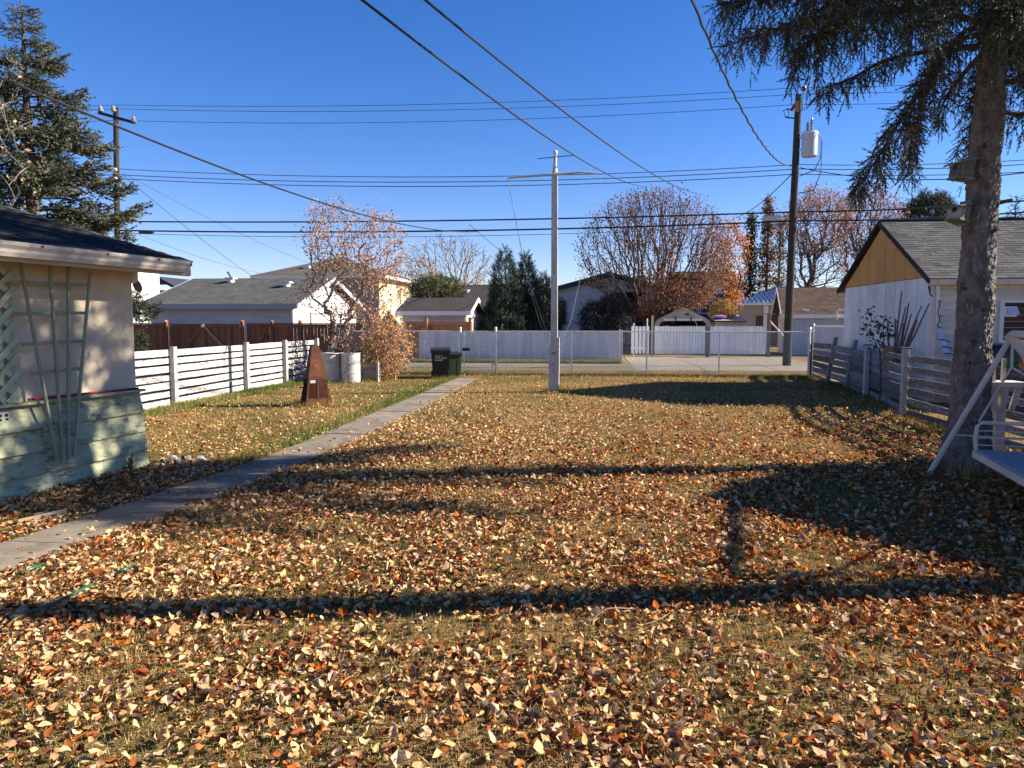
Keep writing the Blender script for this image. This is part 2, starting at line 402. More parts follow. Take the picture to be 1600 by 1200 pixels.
# ------------------------------------------------------------------ ground, lane, path
def sheet(name, pts, m, z, kind='structure', label=None):
    mb = MB(); mb.add([(x, y, z) for x, y in pts], [tuple(range(len(pts)))])
    o = mb.build(name, m); o['kind'] = kind
    return o
sheet('ground', [(-400, -60), (400, -60), (400, 700), (-400, 700)], m_ground, 0)
sheet('gravel_lane', [(-60, 27.2), (60, 27.2), (60, 32.2), (-60, 32.2)], m_lane, .006)
pad = bpy.data.objects.new('concrete_pad', None); link(pad); pad['kind'] = 'structure'
for i in range(3):
    for j in range(3):
        x0 = 1.5 + i * 2.65; y0 = 28.2 + j * 3.55
        MB().box(x0 + .02, x0 + 2.63, y0 + .02, y0 + 3.53, -.1, .014 + .004 * ((i + j) % 3)).build('slab', m_pad, pad)
PL = [(1.0, -5.55), (3.0, -5.15), (4.88, -4.95), (6.57, -4.72), (8.9, -4.42), (11.8, -4.40), (23.0, -4.42)]
PR = [(1.0, -4.85), (3.0, -4.55), (4.88, -4.28), (6.57, -4.02), (8.9, -3.74), (11.8, -3.64), (23.6, -3.76)]
def pxl(t, y): return float(np.interp(y, [a for a, b in t], [b for a, b in t]))
path = bpy.data.objects.new('path', None); link(path); path['kind'] = 'structure'
y = 1.0; k = 0
while y < 23.2:
    d = 1.5 if k != 15 else .8
    y1 = min(y + d, 23.4)
    if y1 - y > .2:
        mb = MB(); g = .016; dz = random.uniform(-.006, .006)
        xs = [(pxl(PL, y), y + g), (pxl(PR, y), y + g), (pxl(PR, y1), y1 - g), (pxl(PL, y1), y1 - g)]
        mb.prism([(a, b, -.08) for a, b in xs], (0, 0, .105 + dz))
        mb.build('slab', m_conc, path)
    y = y1; k += 1
sheet('mulch_bed', [(-6.0, 8.9), (-4.95, 8.9), (-4.62, 8.0), (-4.85, 6.2), (-5.1, 4.6), (-5.6, 2.0), (-7.4, 2.0), (-6.3, 7.0)], m_mulch, .008)

# ------------------------------------------------------------------ generic gabled or hipped building
def roof_slab(mb, a, b, c, d, t=.12):
    """thick roof plane a,b along the eave, c,d along the ridge"""
    a, b, c, d = map(Vector, (a, b, c, d))
    mb.prism([a, b, c, d], (0, 0, -t)) if False else mb.prism([a - Vector((0, 0, t)), b - Vector((0, 0, t)), c - Vector((0, 0, t)), d - Vector((0, 0, t))], (0, 0, t))
def gable_x(root, x0, x1, y0, y1, ze, zr, mw, mr, over=.35, mfas=None, walls=True, mgable=None):
    """ridge along X"""
    ym = (y0 + y1) / 2; s = (zr - ze) / (ym - y0)
    if walls:
        mb = MB(); mb.box(x0, x1, y0, y1, 0, ze - .02)
        mb.prism([(x0 + .01, y0 + .02, ze - .02), (x0 + .01, y1 - .02, ze - .02), (x0 + .01, ym, zr - .14)], (x1 - x0 - .02, 0, 0))
        mb.build('wall', mw, root)
    r = MB(); zo = ze - over * s
    roof_slab(r, (x0 - over, y0 - over, zo + .1), (x1 + over, y0 - over, zo + .1), (x1 + over, ym, zr + .1), (x0 - over, ym, zr + .1))
    roof_slab(r, (x1 + over, y1 + over, zo + .1), (x0 - over, y1 + over, zo + .1), (x0 - over, ym + .003, zr + .1), (x1 + over, ym + .003, zr + .1))
    ro = r.build('roof', mr, root)
    if mfas:
        f = MB(); f.box(x0 - over, x1 + over, y0 - over - .04, y0 - over - .002, zo - .12, zo + .09)
        f.build('fascia', mfas, root)
        for xx in (x0 - over - .035, x1 + over + .003):
            f = MB()
            f.prism([(xx, y0 - over, zo - .1), (xx, ym, zr - .1), (xx, ym, zr + .11), (xx, y0 - over, zo + .11)], (.03, 0, 0))
            f.prism([(xx, ym + .004, zr - .1), (xx, y1 + over, zo - .1), (xx, y1 + over, zo + .11), (xx, ym + .004, zr + .11)], (.03, 0, 0))
            f.build('barge_board', mfas, root)
    return ro
def hip(root, x0, x1, y0, y1, ze, zr, mw, mr, over=.5, mfas=None, inset=None, mirrored=False):
    MB().box(x0, x1, y0, y1, 0, ze - .02).build('wall', mw, root)
    a = (x0 - over, y0 - over, ze); b = (x1 + over, y0 - over, ze); c = (x1 + over, y1 + over, ze); d = (x0 - over, y1 + over, ze)
    w = (y1 - y0) / 2 + over if inset is None else inset
    e = (x0 - over + w, (y0 + y1) / 2, zr); f = (x1 + over - w, (y0 + y1) / 2, zr)
    mb = MB(); mb.add([a, b, c, d, e, f], [(0, 1, 5, 4), (1, 2, 5), (2, 3, 4, 5), (3, 0, 4), (3, 2, 1, 0)])
    mb.build('roof', mr, root)
    if mfas: MB().box(x0 - over + .01, x1 + over - .01, y0 - over + .01, y1 + over - .01, ze - .2, ze - .003).build('fascia', mfas, root)
def window(root, x0, x1, z0, z1, y, mframe, mpane, t=.06, sy=-1):
    """window in a wall facing -Y"""
    fw = .07; f = MB(); ya, yb = sorted((y + sy * t, y + sy * .003))
    f.box(x0 - fw, x1 + fw, ya, yb, z1, z1 + fw); f.box(x0 - fw, x1 + fw, ya, yb, z0 - fw, z0)
    f.box(x0 - fw, x0, ya, yb, z0, z1); f.box(x1, x1 + fw, ya, yb, z0, z1)
    wo = f.build('window', mframe, root)
    MB().box(x0, x1, y + sy * .02 - .008, y + sy * .02 + .008, z0, z1).build('pane', mpane, wo)
    return wo
def lap_siding(root, p, q, z0, z1, step, out, m, name='siding_board'):
    """rows of lap siding on the outside of a wall from p to q (xy); out = outward normal"""
    n = int(round((z1 - z0) / step)); out = Vector((*out, 0))
    p = Vector((*p, 0)); q = Vector((*q, 0))
    for i in range(n):
        za = z0 + i * step; mb = MB()
        prof = [p + out * .04 + Vector((0, 0, za)), p + out * .003 + Vector((0, 0, za)), p + out * .003 + Vector((0, 0, za + step)), p + out * .010 + Vector((0, 0, za + step))]
        mb.prism(prof, q - p); mb.build(name, m, root)

# --- far houses (left to right)
b = thing('two_storey_house', (-31, 50, 0), 'bright white sunlit two storey house just past the near eave corner', 'house')
xw = at(249, 440, 56).x
MB().box(xw - 9, xw, 46, 56, 0, 5.85).build('wall', m_bright, b)
MB().box(xw - 9.5, xw + .5, 45.5, 56.5, 5.88, 6.05).build('roof', m_shdark, b)
MB().add([(xw-9.5,45.5,6.06),(xw+.5,45.5,6.06),(xw+.5,56.5,6.06),(xw-9.5,56.5,6.06),(xw-4.5,51,7.6)], [(0,1,4),(1,2,4),(2,3,4),(3,0,4)]).build('hip_roof', m_shdark, b)
b = thing('dark_house', (-31, 62, 0), 'navy gabled house showing a sliver beyond the white house', 'house')
xa = at(246, 440, 62).x; xb = at(282, 452, 62).x
mb = MB(); mb.box(xa - 8, xa + .9, 62, 70, 0, 4.6); mb.build('wall', m_navy, b)
MB().box(xa + .9, xb, 62.4, 70, 0, 4.5).build('annex_wall', plain('grey annex', (.28, .29, .33), .8), b)
zt = at(252, 432, 62).z; zl = at(282, 453, 62).z
mb = MB(); mb.prism([(xa - 6, 61.6, zt + .0), (xa + .2, 61.6, zt), (xb + .3, 61.6, zl), (xb + .3, 61.6, zl - .25), (xa + .2, 61.6, zt - .28), (xa - 6, 61.6, zt - .28)], (0, 9, 0)); mb.build('roof', m_navy, b)

b = thing('cream_house', (-18, 52, 0), 'cream stucco house with taupe hipped roof rising behind the copper leaved tree', 'house')
xl = at(396, 430, 52).x; xr = at(627, 470, 58).x
hip(b, xl + .6, xr, 52, 61, 5.15, 6.9, m_cream, m_roofbrown2, over=.6, mfas=m_white)
MB().box(xl + .61, xr - .02, 51.97, 51.999, 0, 4.95).build('front_wall', m_tan, b)
vent = MB(); p_ = at(480, 418, 53.4); vent.box(p_.x - .25, p_.x + .25, 53.2, 53.6, p_.z - .1, p_.z + .2); vent.build('roof_vent', m_white, b)

# --- left neighbour's grey garage
xe = at(457, 490, 31).x; xs = at(226, 490, 31).x
b = thing('grey_garage', ((xe + xs) / 2, 31, 0), 'garage with shade-grey siding, charcoal roof and white sunlit gable behind the cedar fence', 'garage')
ze = 2.62; zr = at(517, 437, 35.3).z
gable_x(b, xs + .3, xe, 31, 39.6, ze, zr, m_shadesid, m_roofgreen, over=.4, mfas=plain('grey fascia', (.36, .36, .40), .6))
lap_siding(b, (xs + .3, 31), (xe - .06, 31), .3, ze - .25, .2, (0, -1), m_shadesid)  # shade of the long front put into the siding colour
lap_siding(b, (xe, 31.06), (xe, 39.5), .3, ze - .1, .2, (1, 0), m_bright)  # sunlit side given a brighter white than the front
mb = MB(); mb.prism([(xe + .03, 31.05, ze - .09), (xe + .03, 39.55, ze - .09), (xe + .03, 35.3, zr - .17)], (.02, 0, 0)); mb.build('gable_panel', m_bright, b)
mb = MB(); mb.box(xe - .06, xe + .04, 30.96, 31.05, 0, ze - .1); mb.build('corner_trim', m_white, b)
d = MB(); d.box(xe + .035, xe + .075, 33.0, 37.6, 0, 2.15); d_ = d.build('garage_door', m_white, b)
for i in range(4):
    MB().box(xe + .078, xe + .09, 33.06, 37.54, .06 + i * .52, .53 + i * .52).build('door_panel', m_white, d_)
f = MB(); f.box(xe + .03, xe + .085, 32.9, 32.995, 0, 2.25); f.box(xe + .03, xe + .085, 37.605, 37.7, 0, 2.25); f.box(xe + .03, xe + .085, 32.995, 37.605, 2.155, 2.25); f.build('door_trim', m_greypaint, b)
for px, pz in ((361, 436), (448, 434)):
    yv = 34.5 if px < 400 else 33.6; p_ = at(px, pz, yv)
    zz = ze + (yv - 31) * (zr - ze) / 4.3 + .1
    v = MB(); v.lathe([(.16, -.02), (.16, .16)], (p_.x, yv, zz), 10); v.box(p_.x - .22, p_.x + .22, yv - .22, yv + .22, zz + .16, zz + .22); v.build('roof_vent', m_white, b)
    if px < 400: MB().prism([(p_.x - .05, yv, zz + .22), (p_.x + .05, yv, zz + .22), (p_.x - .12, yv, zz + .52), (p_.x - .22, yv, zz + .5)], (0, .05, 0)).build('vent_flap', m_greypaint, b)

# --- small white shed beyond the lane
xa = at(630, 490, 36).x; xb = at(728, 490, 36).x
b = thing('white_shed', ((xa + xb) / 2, 36, 0), 'small white shed with dark shingle roof and a sunlit flaking gable end', 'shed')
ze = at(728, 486, 36).z; zr = at(741, 468, 38).z
gable_x(b, xa, xb, 36, 40, ze, zr, m_whitesid, m_shdark, over=.3, mfas=m_white)
lap_siding(b, (xa, 36), (xb - .05, 36), .3, ze - .1, .18, (0, -1), m_shadesid)  # front of the white shed greyed, its shade put into colour
for i in range(9):
    ya = 36.04 + i * .44; ym = ya + .2
    zt = ze + (zr - ze) * (1 - abs(ym - 38) / 2) - .22
    MB().box(xb + .004, xb + .03, ya, ya + .42, .1, zt).build('gable_board', m_drum2, b)
MB().tube([(xb + .45, 36.0, ze - .2), (xb + .2, 36.0, ze - .5), (xb + .1, 35.95, ze - .65), (xb + .1, 35.95, .3)], .05, 6).build('downspout', m_white, b)

b = thing('slate_bungalow', (-8, 50, 0), 'slate coloured bungalow with dark roof half hidden behind the juniper', 'house')
xa = at(676, 470, 50).x; xb = at(800, 470, 50).x
gable_x(b, xa, xb, 50, 60, at(720, 478, 50).z, at(720, 447, 55).z, m_slate, m_shdark, over=.5, mfas=m_slate)
window(b, at(775, 500, 50).x, at(790, 500, 50).x, .9, 2.0, 50, m_white, m_glass)
p_ = at(730, 455, 53); MB().lathe([(.12, 0), (.12, .5), (.2, .52), (.2, .6)], (p_.x, 53, p_.z - .5), 8).build('roof_vent', m_white, b)
MB().tube([at(758, 500, 49.8), at(762, 498, 49.8), at(762, 518, 49.8)], .06, 6).build('downspout', m_white, b)

# --- white bungalow with low gable facing the lane
yb = 46.0
xa = at(860, 500, yb).x; xb = at(1045, 500, yb).x; xm = (xa + xb) / 2
b = thing('white_bungalow', (xm, yb, 0), 'white bungalow with low wide gable and green edge under the big elm', 'house')
ze = at(868, 455, yb).z; zr = at(950, 430, yb).z
mb = MB(); mb.prism([(xa, yb, 0), (xb, yb, 0), (xb, yb, ze - .05), (xm, yb, zr - .1), (xa, yb, ze - .05)], (0, 11, 0)); mb.build('wall', m_housewhite, b)
for i in range(18):
    za = .25 + i * .22
    if za + .22 > zr - .25: break
    k_ = min(1, max(0, (zr - .2 - za - .22) / max(.01, zr - ze)))
    hw = (xb - xa) / 2 * min(1, k_) - .03
    mb = MB(); mb.prism([(xm - hw, yb - .003, za), (xm - hw, yb - .03, za), (xm - hw, yb - .012, za + .218), (xm - hw, yb - .003, za + .218)], (2 * hw, 0, 0)); mb.build('siding_board', m_housewhite, b)
r = MB(); s = (zr - ze) / (xm - xa); o = .7
r.prism([(xa - o, yb - .5, ze - o * s), (xm, yb - .5, zr), (xm, yb - .5, zr + .16), (xa - o, yb - .5, ze - o * s + .16)], (0, 12, 0))
r.prism([(xm + .004, yb - .5, zr), (xb + o, yb - .5, ze - o * s), (xb + o, yb - .5, ze - o * s + .16), (xm + .004, yb - .5, zr + .16)], (0, 12, 0))
r.build('roof', m_shdark, b)
f = MB(); f.prism([(xa - o, yb - .53, ze - o * s - .06), (xm, yb - .53, zr - .06), (xm, yb - .53, zr + .18), (xa - o, yb - .53, ze - o * s + .18)], (0, .028, 0)); f.build('barge_board', m_greentrim, b)
f = MB(); f.prism([(xm + .003, yb - .53, zr - .06), (xb + o, yb - .53, ze - o * s - .06), (xb + o, yb - .53, ze - o * s + .18), (xm + .003, yb - .53, zr + .18)], (0, .028, 0)); f.build('barge_board', m_greentrim, b)
window(b, at(871, 500, yb).x, at(884, 500, yb).x, at(870, 506, yb).z, at(870, 470, yb).z, yb - .035, m_tan, m_glass)
p0 = at(956, 458, yb); p1 = at(1008, 520, yb)
MB().box(p0.x, p1.x, yb - .06, yb - .034, 0, p0.z).build('porch_shade_sheet', m_navy, b)  # flat navy sheet, the shade under the porch put into colour
MB().box(at(978, 500, yb).x, at(996, 500, yb).x, yb - .10, yb - .062, .2, 2.3).build('door', plain('dark blue door', (.03, .035, .06), .5), b)
MB().box(p0.x - .3, p1.x + .3, yb - 1.6, yb - .04, p0.z + .01, p0.z + .16).build('porch_roof', m_tan, b)
for px in (952, 1010): q = at(px, 500, yb - 1.4); MB().box(q.x - .06, q.x + .06, yb - 1.5, yb - 1.38, 0, p0.z).build('porch_post', m_white, b)
rl = MB(); qa = at(970, 492, yb - 1.4); qb = at(993, 492, yb - 1.4)
rl.box(qa.x, qb.x, yb - 1.45, yb - 1.4, qa.z, qa.z + .06)
for i in range(8): x = qa.x + (qb.x - qa.x) * i / 7; rl.box(x - .02, x + .02, yb - 1.44, yb - 1.41, .5, qa.z)
rl.build('railing', m_white, b)
MB().tube([at(947, 450, yb - .6), at(947, 480, yb - .6)], .02, 5).build('cable_mast', m_wire, b)

b = thing('blue_grey_house', (10, 64, 0), 'blue grey house with hipped roofs seen through the right side of the elm', 'house')
xa = at(1068, 480, 64).x; xb = at(1168, 480, 64).x
hip(b, xa, xb - 1.2, 64, 74, at(1100, 455, 64).z, at(1110, 424, 69).z, m_slate, m_shdark, over=.6, mfas=m_white)
x1 = at(1155, 480, 62).x; x2 = at(1172, 480, 62).x
MB().box(x1, x2, 62, 66, 0, at(1160, 456, 62).z).build('bay_wall', m_slate, b)
MB().box(x1 - .3, x2 + .4, 61.7, 66.3, at(1160, 456, 62).z + .004, at(1160, 453, 62).z).build('bay_fascia', m_white, b)
mb = MB(); zq = at(1160, 453, 62).z + .004; mb.add([(x1-.3,61.7,zq),(x2+.4,61.7,zq),(x2+.4,66.3,zq),(x1-.3,66.3,zq),((x1+x2)/2,64,zq+.9)], [(0,1,4),(1,2,4),(2,3,4),(3,0,4),(3,2,1,0)]); mb.build('bay_roof', m_shdark, b)
for px in (1078, 1095, 1122, 1135): 
    q = at(px, 485, 64); window(b, q.x, q.x + .7, q.z - .2, q.z + 1.0, 64, m_white, m_glass)
MB().box(x2 - .25, x2 - .1, 61.9, 61.995, 0, at(1160, 456, 62).z - .02).build('corner_trim', m_white, b)

# --- tin roofed house
b = thing('tin_roof_house', (13, 55, 0), 'tan house with white standing seam tin roof left of the power pole', 'house')
xa = at(1155, 500, 55).x; xb = at(1290, 500, 55).x; ze = at(1180, 474, 55).z; zr = at(1230, 447, 59).z
MB().box(xa, xb, 55, 63, 0, ze - .02).build('wall', m_tan, b)
o = .5
ea, eb = (xa - o, 54.5, ze), (xb + o, 54.5, ze); xrg0 = at(1226, 447, 59).x; xrg1 = xb - 2.4
mb = MB(); mb.add([ea, eb, (xb + o, 63.5, ze), (xa - o, 63.5, ze), (xrg0, 59, zr), (xrg1, 59, zr)], [(0, 1, 5, 4), (1, 2, 5), (2, 3, 4, 5), (3, 0, 4), (3, 2, 1, 0)]); ro = mb.build('roof', m_tin, b)
MB().box(xa - o + .01, xb + o - .01, 54.49, 54.6, ze - .14, ze - .004).build('fascia', m_white, b)
nx = 22
for i in range(nx):
    x = xa - o + (xb - xa + 2 * o) * (i + .5) / nx
    fr = 1.0 if xrg0 <= x <= xrg1 else ((x - (xa - o)) / (xrg0 - xa + o) if x < xrg0 else (xb + o - x) / (xb + o - xrg1))
    p = Vector((x, 54.5, ze + .02)); q = Vector((x, 54.5 + 4.5 * fr, ze + .02 + (zr - ze) * fr))
    MB().bar(p + Vector((0, 0, .05)), q + Vector((0, 0, .05)), .07, .12).build('seam', m_tin, ro)
dx = at(1181, 500, 55).x; dx2 = at(1192, 500, 55).x
MB().box(dx, dx2, 54.95, 54.995, .1, 2.25).build('door', plain('reddish door', (.12, .04, .025), .6), b)
MB().box(dx2 + .02, dx2 + .35, 54.9, 54.99, 0, ze - .15).build('porch_post', m_white, b)
MB().box(dx2 + .37, dx2 + 1.1, 54.95, 54.993, .1, 2.25).build('door', plain('reddish door', (.12, .04, .025), .6), b)
MB().box(dx2 + 1.2, dx2 + 1.45, 54.9, 54.99, 0, ze - .15).build('porch_post', m_white, b)
q = at(1265, 450, 57); MB().lathe([(.14, 0), (.14, .9), (.24, .92), (.24, 1.1), (.1, 1.25)], (q.x, 57, q.z - 1.0), 8).build('flue', m_galv, b)

# --- brown roofed garage at the right of the lane
b = thing('brown_roof_garage', tuple(Vector((at(1231, 520, 42).x, 42, 0))), 'pale blue ribbed garage with brown shingle roof behind the power pole', 'garage')
xa = at(1231, 520, 42).x; xb = at(1420, 520, 42).x; ze = at(1280, 487, 42).z; zr = at(1290, 452, 44.2).z
gable_x(b, xa, xb, 42, 46.4, ze, zr, m_bluesid, m_brownroof, over=.4, mfas=m_white)
nr = 46
for i in range(nr):
    x = xa + .05 + (xb - xa - .1) * i / nr
    if x < at(1335, 500, 42).x: MB().box(x, x + .07, 41.97, 41.997, .05, ze - .12).build('rib', m_bluesid, b)
q = at(1312, 484, 41.5)
MB().tube([(q.x + 1.2, 41.4, q.z), (q.x - .1, 41.4, q.z), (q.x - .15, 41.42, q.z - .1), (q.x - .15, 41.5, q.z - .55)], .06, 6).build('downspout', m_white, b)
MB().tube([(q.x - 1.9, 41.4, q.z + .02), (q.x - 1.55, 41.4, q.z - .04)], .05, 6).build('gutter_spout', m_white, b)
lap_siding(b, (xa, 46.35), (xa, 42.05), .2, ze - .1, .22, (-1, 0), m_whitesid)

b.rotation_euler = (0, 0, R(-7))

# --- canopy shelter
b = thing('canopy_shelter', (at(1068, 500, 42).x, 42, 0), 'beige fabric canopy shelter with peaked arch front behind the white pickets', 'shelter')
cx = at(1067, 500, 42).x; hw = at(1112, 500, 42).x - cx; zt = at(1067, 480, 42).z
prof = [(-1, 0), (-1, .60), (-.94, .70), (-.84, .76), (0, 1.0), (.84, .76), (.94, .70), (1, .60), (1, 0)]
pr = [(cx + a * hw, z * zt) for a, z in prof]
mb = MB()
for i in range(len(pr) - 1):
    (x0, z0), (x1, z1) = pr[i], pr[i + 1]
    mb.prism([(x0, 42, z0), (x1, 42, z1), (x1 * .985 + cx * .015, 42, z1 - .03), (x0 * .985 + cx * .015, 42, z0 - .03)], (0, 6, 0))
mb.build('canopy', m_canvas, b)
inn = [(cx + a * hw * .80, z * zt) for a, z in ((-1, 0), (-1, .66), (-.86, .71), (.86, .71), (1, .66), (1, 0))]
outp = [(cx + a * hw * .998, z * zt * .998) for a, z in prof]
mb = MB()
vs = [(x, 41.98, z) for x, z in outp] + [(x, 41.98, z) for x, z in inn]
mb.add(vs, [(0, 1, 10, 9), (1, 2, 11, 10), (2, 3, 11), (3, 4, 11), (4, 12, 11), (4, 5, 12), (5, 6, 12), (6, 7, 13, 12), (7, 8, 14, 13)])
mb.build('front_panel', m_canvas, b)
MB().box(cx - hw * .68, cx + hw * .68, 41.93, 41.965, zt * .715, zt * .76).build('valance', m_white, b)
for a in (-.26, .28): MB().box(cx + a * hw - .03, cx + a * hw + .03, 41.9, 41.925, zt * .66, zt * .80).build('strap', m_black, b)
mb = MB(); ex = cx + .15 * hw
mb.box(ex - .16, ex + .14, 41.955, 41.975, zt * .83, zt * .845); mb.box(ex - .03, ex + .05, 41.955, 41.975, zt * .845, zt * .875); mb.box(ex - .09, ex + .11, 41.957, 41.977, zt * .846, zt * .856); mb.build('emblem', m_black, b)
mb = MB(); mb.prism([(cx + (x - cx) * .97, 47.6, z * .97 + .01) for x, z in pr], (0, .04, 0)); mb.build('dark_rear_panel', m_black, b)  # black so the shade inside the shelter sits in its colour
MB().box(cx - hw * .9, cx + hw * .9, 43.2, 47.4, .02, zt * .60).build('inner_block', m_black, b)  # plain black block filling most of the shelter

b = thing('lean_to_shed', (at(1140, 500, 43).x, 43, 0), 'low brown lean-to with pale ribbed roof right of the canopy shelter', 'shed')
xa = at(1117, 500, 43).x; xb = at(1166, 500, 43).x; zt = at(1140, 495, 43).z; zl = at(1140, 503, 43).z
MB().box(xa + .05, xb - .05, 43, 45, 0, zl - .01).build('wall', m_fascia, b)
mb = MB(); mb.prism([(xa, 42.8, zl), (xb, 42.8, zl), (xb, 45.2, zt + .04), (xa, 45.2, zt + .04)], (0, 0, .05)); ro = mb.build('roof', m_rust, b)
for i in range(9): x = xa + (xb - xa) * (i + .3) / 9; MB().bar((x, 42.8, zl + .07), (x, 45.2, zt + .11), .2, .03).build('roof_rib', plain('pinkish metal', (.52, .44, .42), .5), ro)
q = at(1123, 496, 43.4); mb = MB(); mb.lathe([(.05, 0), (.4, .03), (.45, .12), (.2, .2)], (q.x, 43.4, q.z - .05), 10); tag(mb.build('purple_bundle', plain('purple cloth', (.20, .13, .42), .8)), 'small purple bundle lying on the ribbed lean-to roof', 'bundle')
# ------------------------------------------------------------------ left stucco garage (own axes: +X = towards the lawn, +Y = away)
LB = thing('stucco_garage', (-5.8, 8.73, 0), 'cream stucco garage with peeling pale green boards along its base beside the path', 'garage', rotz=R(-9.6))
def lbw(x, y, z): return WM[LB.name] @ Vector((x, y, z))
ZS = .975
MB().box(-6.2, 0, -7.5, 0, ZS - .3, 2.6).build('wall', m_stucco, LB, local=True)
MB().prism([(-.0, -.002, 2.58), (-6.2, -.002, 2.58), (-3.1, -.002, 3.45)], (0, -.2, 0)).build('gable_wall', m_stucco, LB, local=True)
MB().box(-6.2, -.02, -7.5, -.004, -.1, ZS - .302).build('foundation', m_conc, LB, local=True)
zs = [(ZS - .01, .70), (.71, .455), (.465, .215), (.225, -.05)]
for i, (za, zb) in enumerate(zs):
    xo = .05 + .014 * i
    board(LB, 'skirt_board', (xo, -7.4, (za + zb) / 2), (xo + .0, .012 + .012 * i, (za + zb) / 2), za - zb + .02, .028, m_green, up=(-.25, 0, 1), jit=.012, local=True)
board(LB, 'ledge', (.055, -7.4, ZS + .012), (.055, .02, ZS + .005), .03, .15, m_green, jit=.02, local=True)
MB().box(-.02, .006, -7.4, -.004, -.05, ZS - .31).build('skirt_backing', m_green, LB, local=True)
MB().prism([(-.3, .004, -.02), (.10, .004, -.02), (.03, .004, ZS - .01), (-.3, .004, ZS - .01)], (0, .022, 0)).build('end_board', m_green, LB, local=True)
# roof, fascia, gutter
zE, sl_ = 2.60, .272
def rz(x): return zE + (.66 - x) * sl_
mb = MB(); mb.prism([(.62, .36, rz(.62) - .06), (-3.1, .36, rz(-3.1) - .06), (-3.1, -8, rz(-3.1) - .06), (.62, -8, rz(.62) - .06)], (0, 0, .045)); roofL = mb.build('roof', m_shdark, LB, local=True)
mb = MB(); mb.prism([(-6.8, .36, rz(.62) - .06), (-6.8, -8, rz(.62) - .06), (-3.104, -8, rz(-3.1) - .06), (-3.104, .36, rz(-3.1) - .06)], (0, 0, .045)); mb.build('rear_roof', m_shdark, LB, local=True)
tab = MB(); tab.box(0, .30, 0, .22, 0, .012)
tv, tf = tab.v, tab.f
T = []; Rm = []
ang = math.atan(sl_)
for r_ in range(24):
    for c_ in range(26):
        x = .64 - r_ * .145 * math.cos(ang)
        y = .36 - .305 * (c_ + .5 * (r_ % 2)) - .3
        if y < -7.6: continue
        T.append((x + random.uniform(-.004, .004), y, rz(x) - .012 + random.uniform(-.001, .004)))
        a = ang + .05
        # template X -> -Y wall direction kept, template Y -> up the slope
        Rm.append([[0, -math.cos(a), math.sin(a)], [1, 0, 0], [0, math.sin(a), math.cos(a)]])
o = scatter('shingles', tv, tf, np.array(Rm), np.array(T), m_shdark, None)
o.parent = roofL; o.matrix_basis = Matrix.Identity(4); o['kind'] = 'stuff'
mb = MB()
prof = [(.60, 2.46), (.60, 2.60), (.735, 2.60), (.735, 2.565), (.705, 2.53), (.705, 2.50), (.68, 2.46)]
mb.prism([(x, .20, z) for x, z in prof], (0, -8, 0)); gut = mb.build('gutter', m_gutter, LB, local=True)
for yy in (-.35, -1.1, -1.9, -2.7): MB().lathe([(.012, 0), (.012, .012)], (.736, yy, 2.575), 8, axis='X').build('gutter_spike', m_porc, gut, local=True)
MB().box(.575, .597, -7.8, .33, 2.42, 2.59).build('fascia', m_fascia, LB, local=True)
MB().box(.004, .573, -7.8, .30, 2.475, 2.495).build('soffit', m_fascia, LB, local=True)
mb = MB(); mb.prism([(.60, .33, 2.43), (.60, .33, 2.585), (-3.1, .33, rz(-3.1) - .07), (-3.1, .33, rz(-3.1) - .22)], (0, .026, 0)); mb.build('barge_board', m_fascia, LB, local=True)
ob = MB().box(.03, .06, -1.93, -1.79, .80, .915).build('electrical_outlet', plain('outlet plate', (.55, .55, .52), .5), LB, local=True)
for a in (-1.895, -1.825):
    for z in (.835, .882): MB().lathe([(.018, 0), (.018, .006)], (.060, a, z), 8, axis='X').build('socket', m_black, ob, local=True)

lamp = thing('flood_light', tuple(lbw(-.1, .08, 2.3)), 'grey dish shaped flood light on the far corner of the stucco garage', 'light', rotz=R(-9.6))
MB().lathe([(.05, 0), (.06, .03), (.06, .16), (.05, .19)], tuple(lbw(-.06, .09, 2.33)), 12).build('lamp_socket', m_white, lamp)
mb = MB(); c_ = lbw(-.05, .11, 2.29); mb.lathe([(.02, .0), (.06, .01), (.082, .022), (.085, .038), (.082, .042)], (0, 0, 0), 18, axis='Y')
rot = Matrix.Rotation(R(-25), 4, 'Z') @ Matrix.Rotation(R(18), 4, 'X'); mb.v = [tuple(c_ + (rot @ Vector(p))) for p in mb.v]
mb.build('reflector', m_greypaint, lamp, smooth=True)
MB().tube([lbw(-.06, .0, 2.4), lbw(-.06, .09, 2.4)], .02, 6).build('bracket', m_white, lamp)

tr = thing('garden_trellis', tuple(lbw(.2, -1.3, 0)), 'green fan shaped wooden trellis leaning on the stucco garage wall', 'trellis', rotz=R(-9.6))
def lp(o, n, p, q, w, t, m, up=(0, 0, 1)):
    return board(o, n, lbw(*p), lbw(*q), w, t, m, up=up, jit=.02)
nrm = lbw(1, 0, 0) - lbw(0, 0, 0); alongY = lbw(0, 1, 0) - lbw(0, 0, 0)
for (yt, zt), (y0, z0) in zip(((-1.66, 2.49), (-1.31, 2.53), (-1.07, 2.50), (-.78, 2.42)), ((-1.39, .33), (-1.32, .31), (-1.25, .31), (-1.18, .34))):
    lp(tr, 'stake', (.215, y0, z0), (.16, yt, zt), .026, .03, m_trellis, up=tuple(alongY))
for z, ya, yb_ in ((2.25, -1.76, -.83), (1.93, -1.72, -.84), (1.61, -1.67, -.89), (1.30, -1.60, -.97), (.70, -1.50, -1.13), (.64, -1.50, -1.13)):
    lp(tr, 'crosspiece', (.150 + .02 * (2.2 - z) * .6, ya, z), (.150 + .02 * (2.2 - z) * .6, yb_, z + .015), .036, .018, m_trellis)
for z in (.3,): MB().box(.02, .2, -1.30, -1.27, 1.30, 1.33).build('wall_bracket', m_trellis, tr, local=True) if False else None

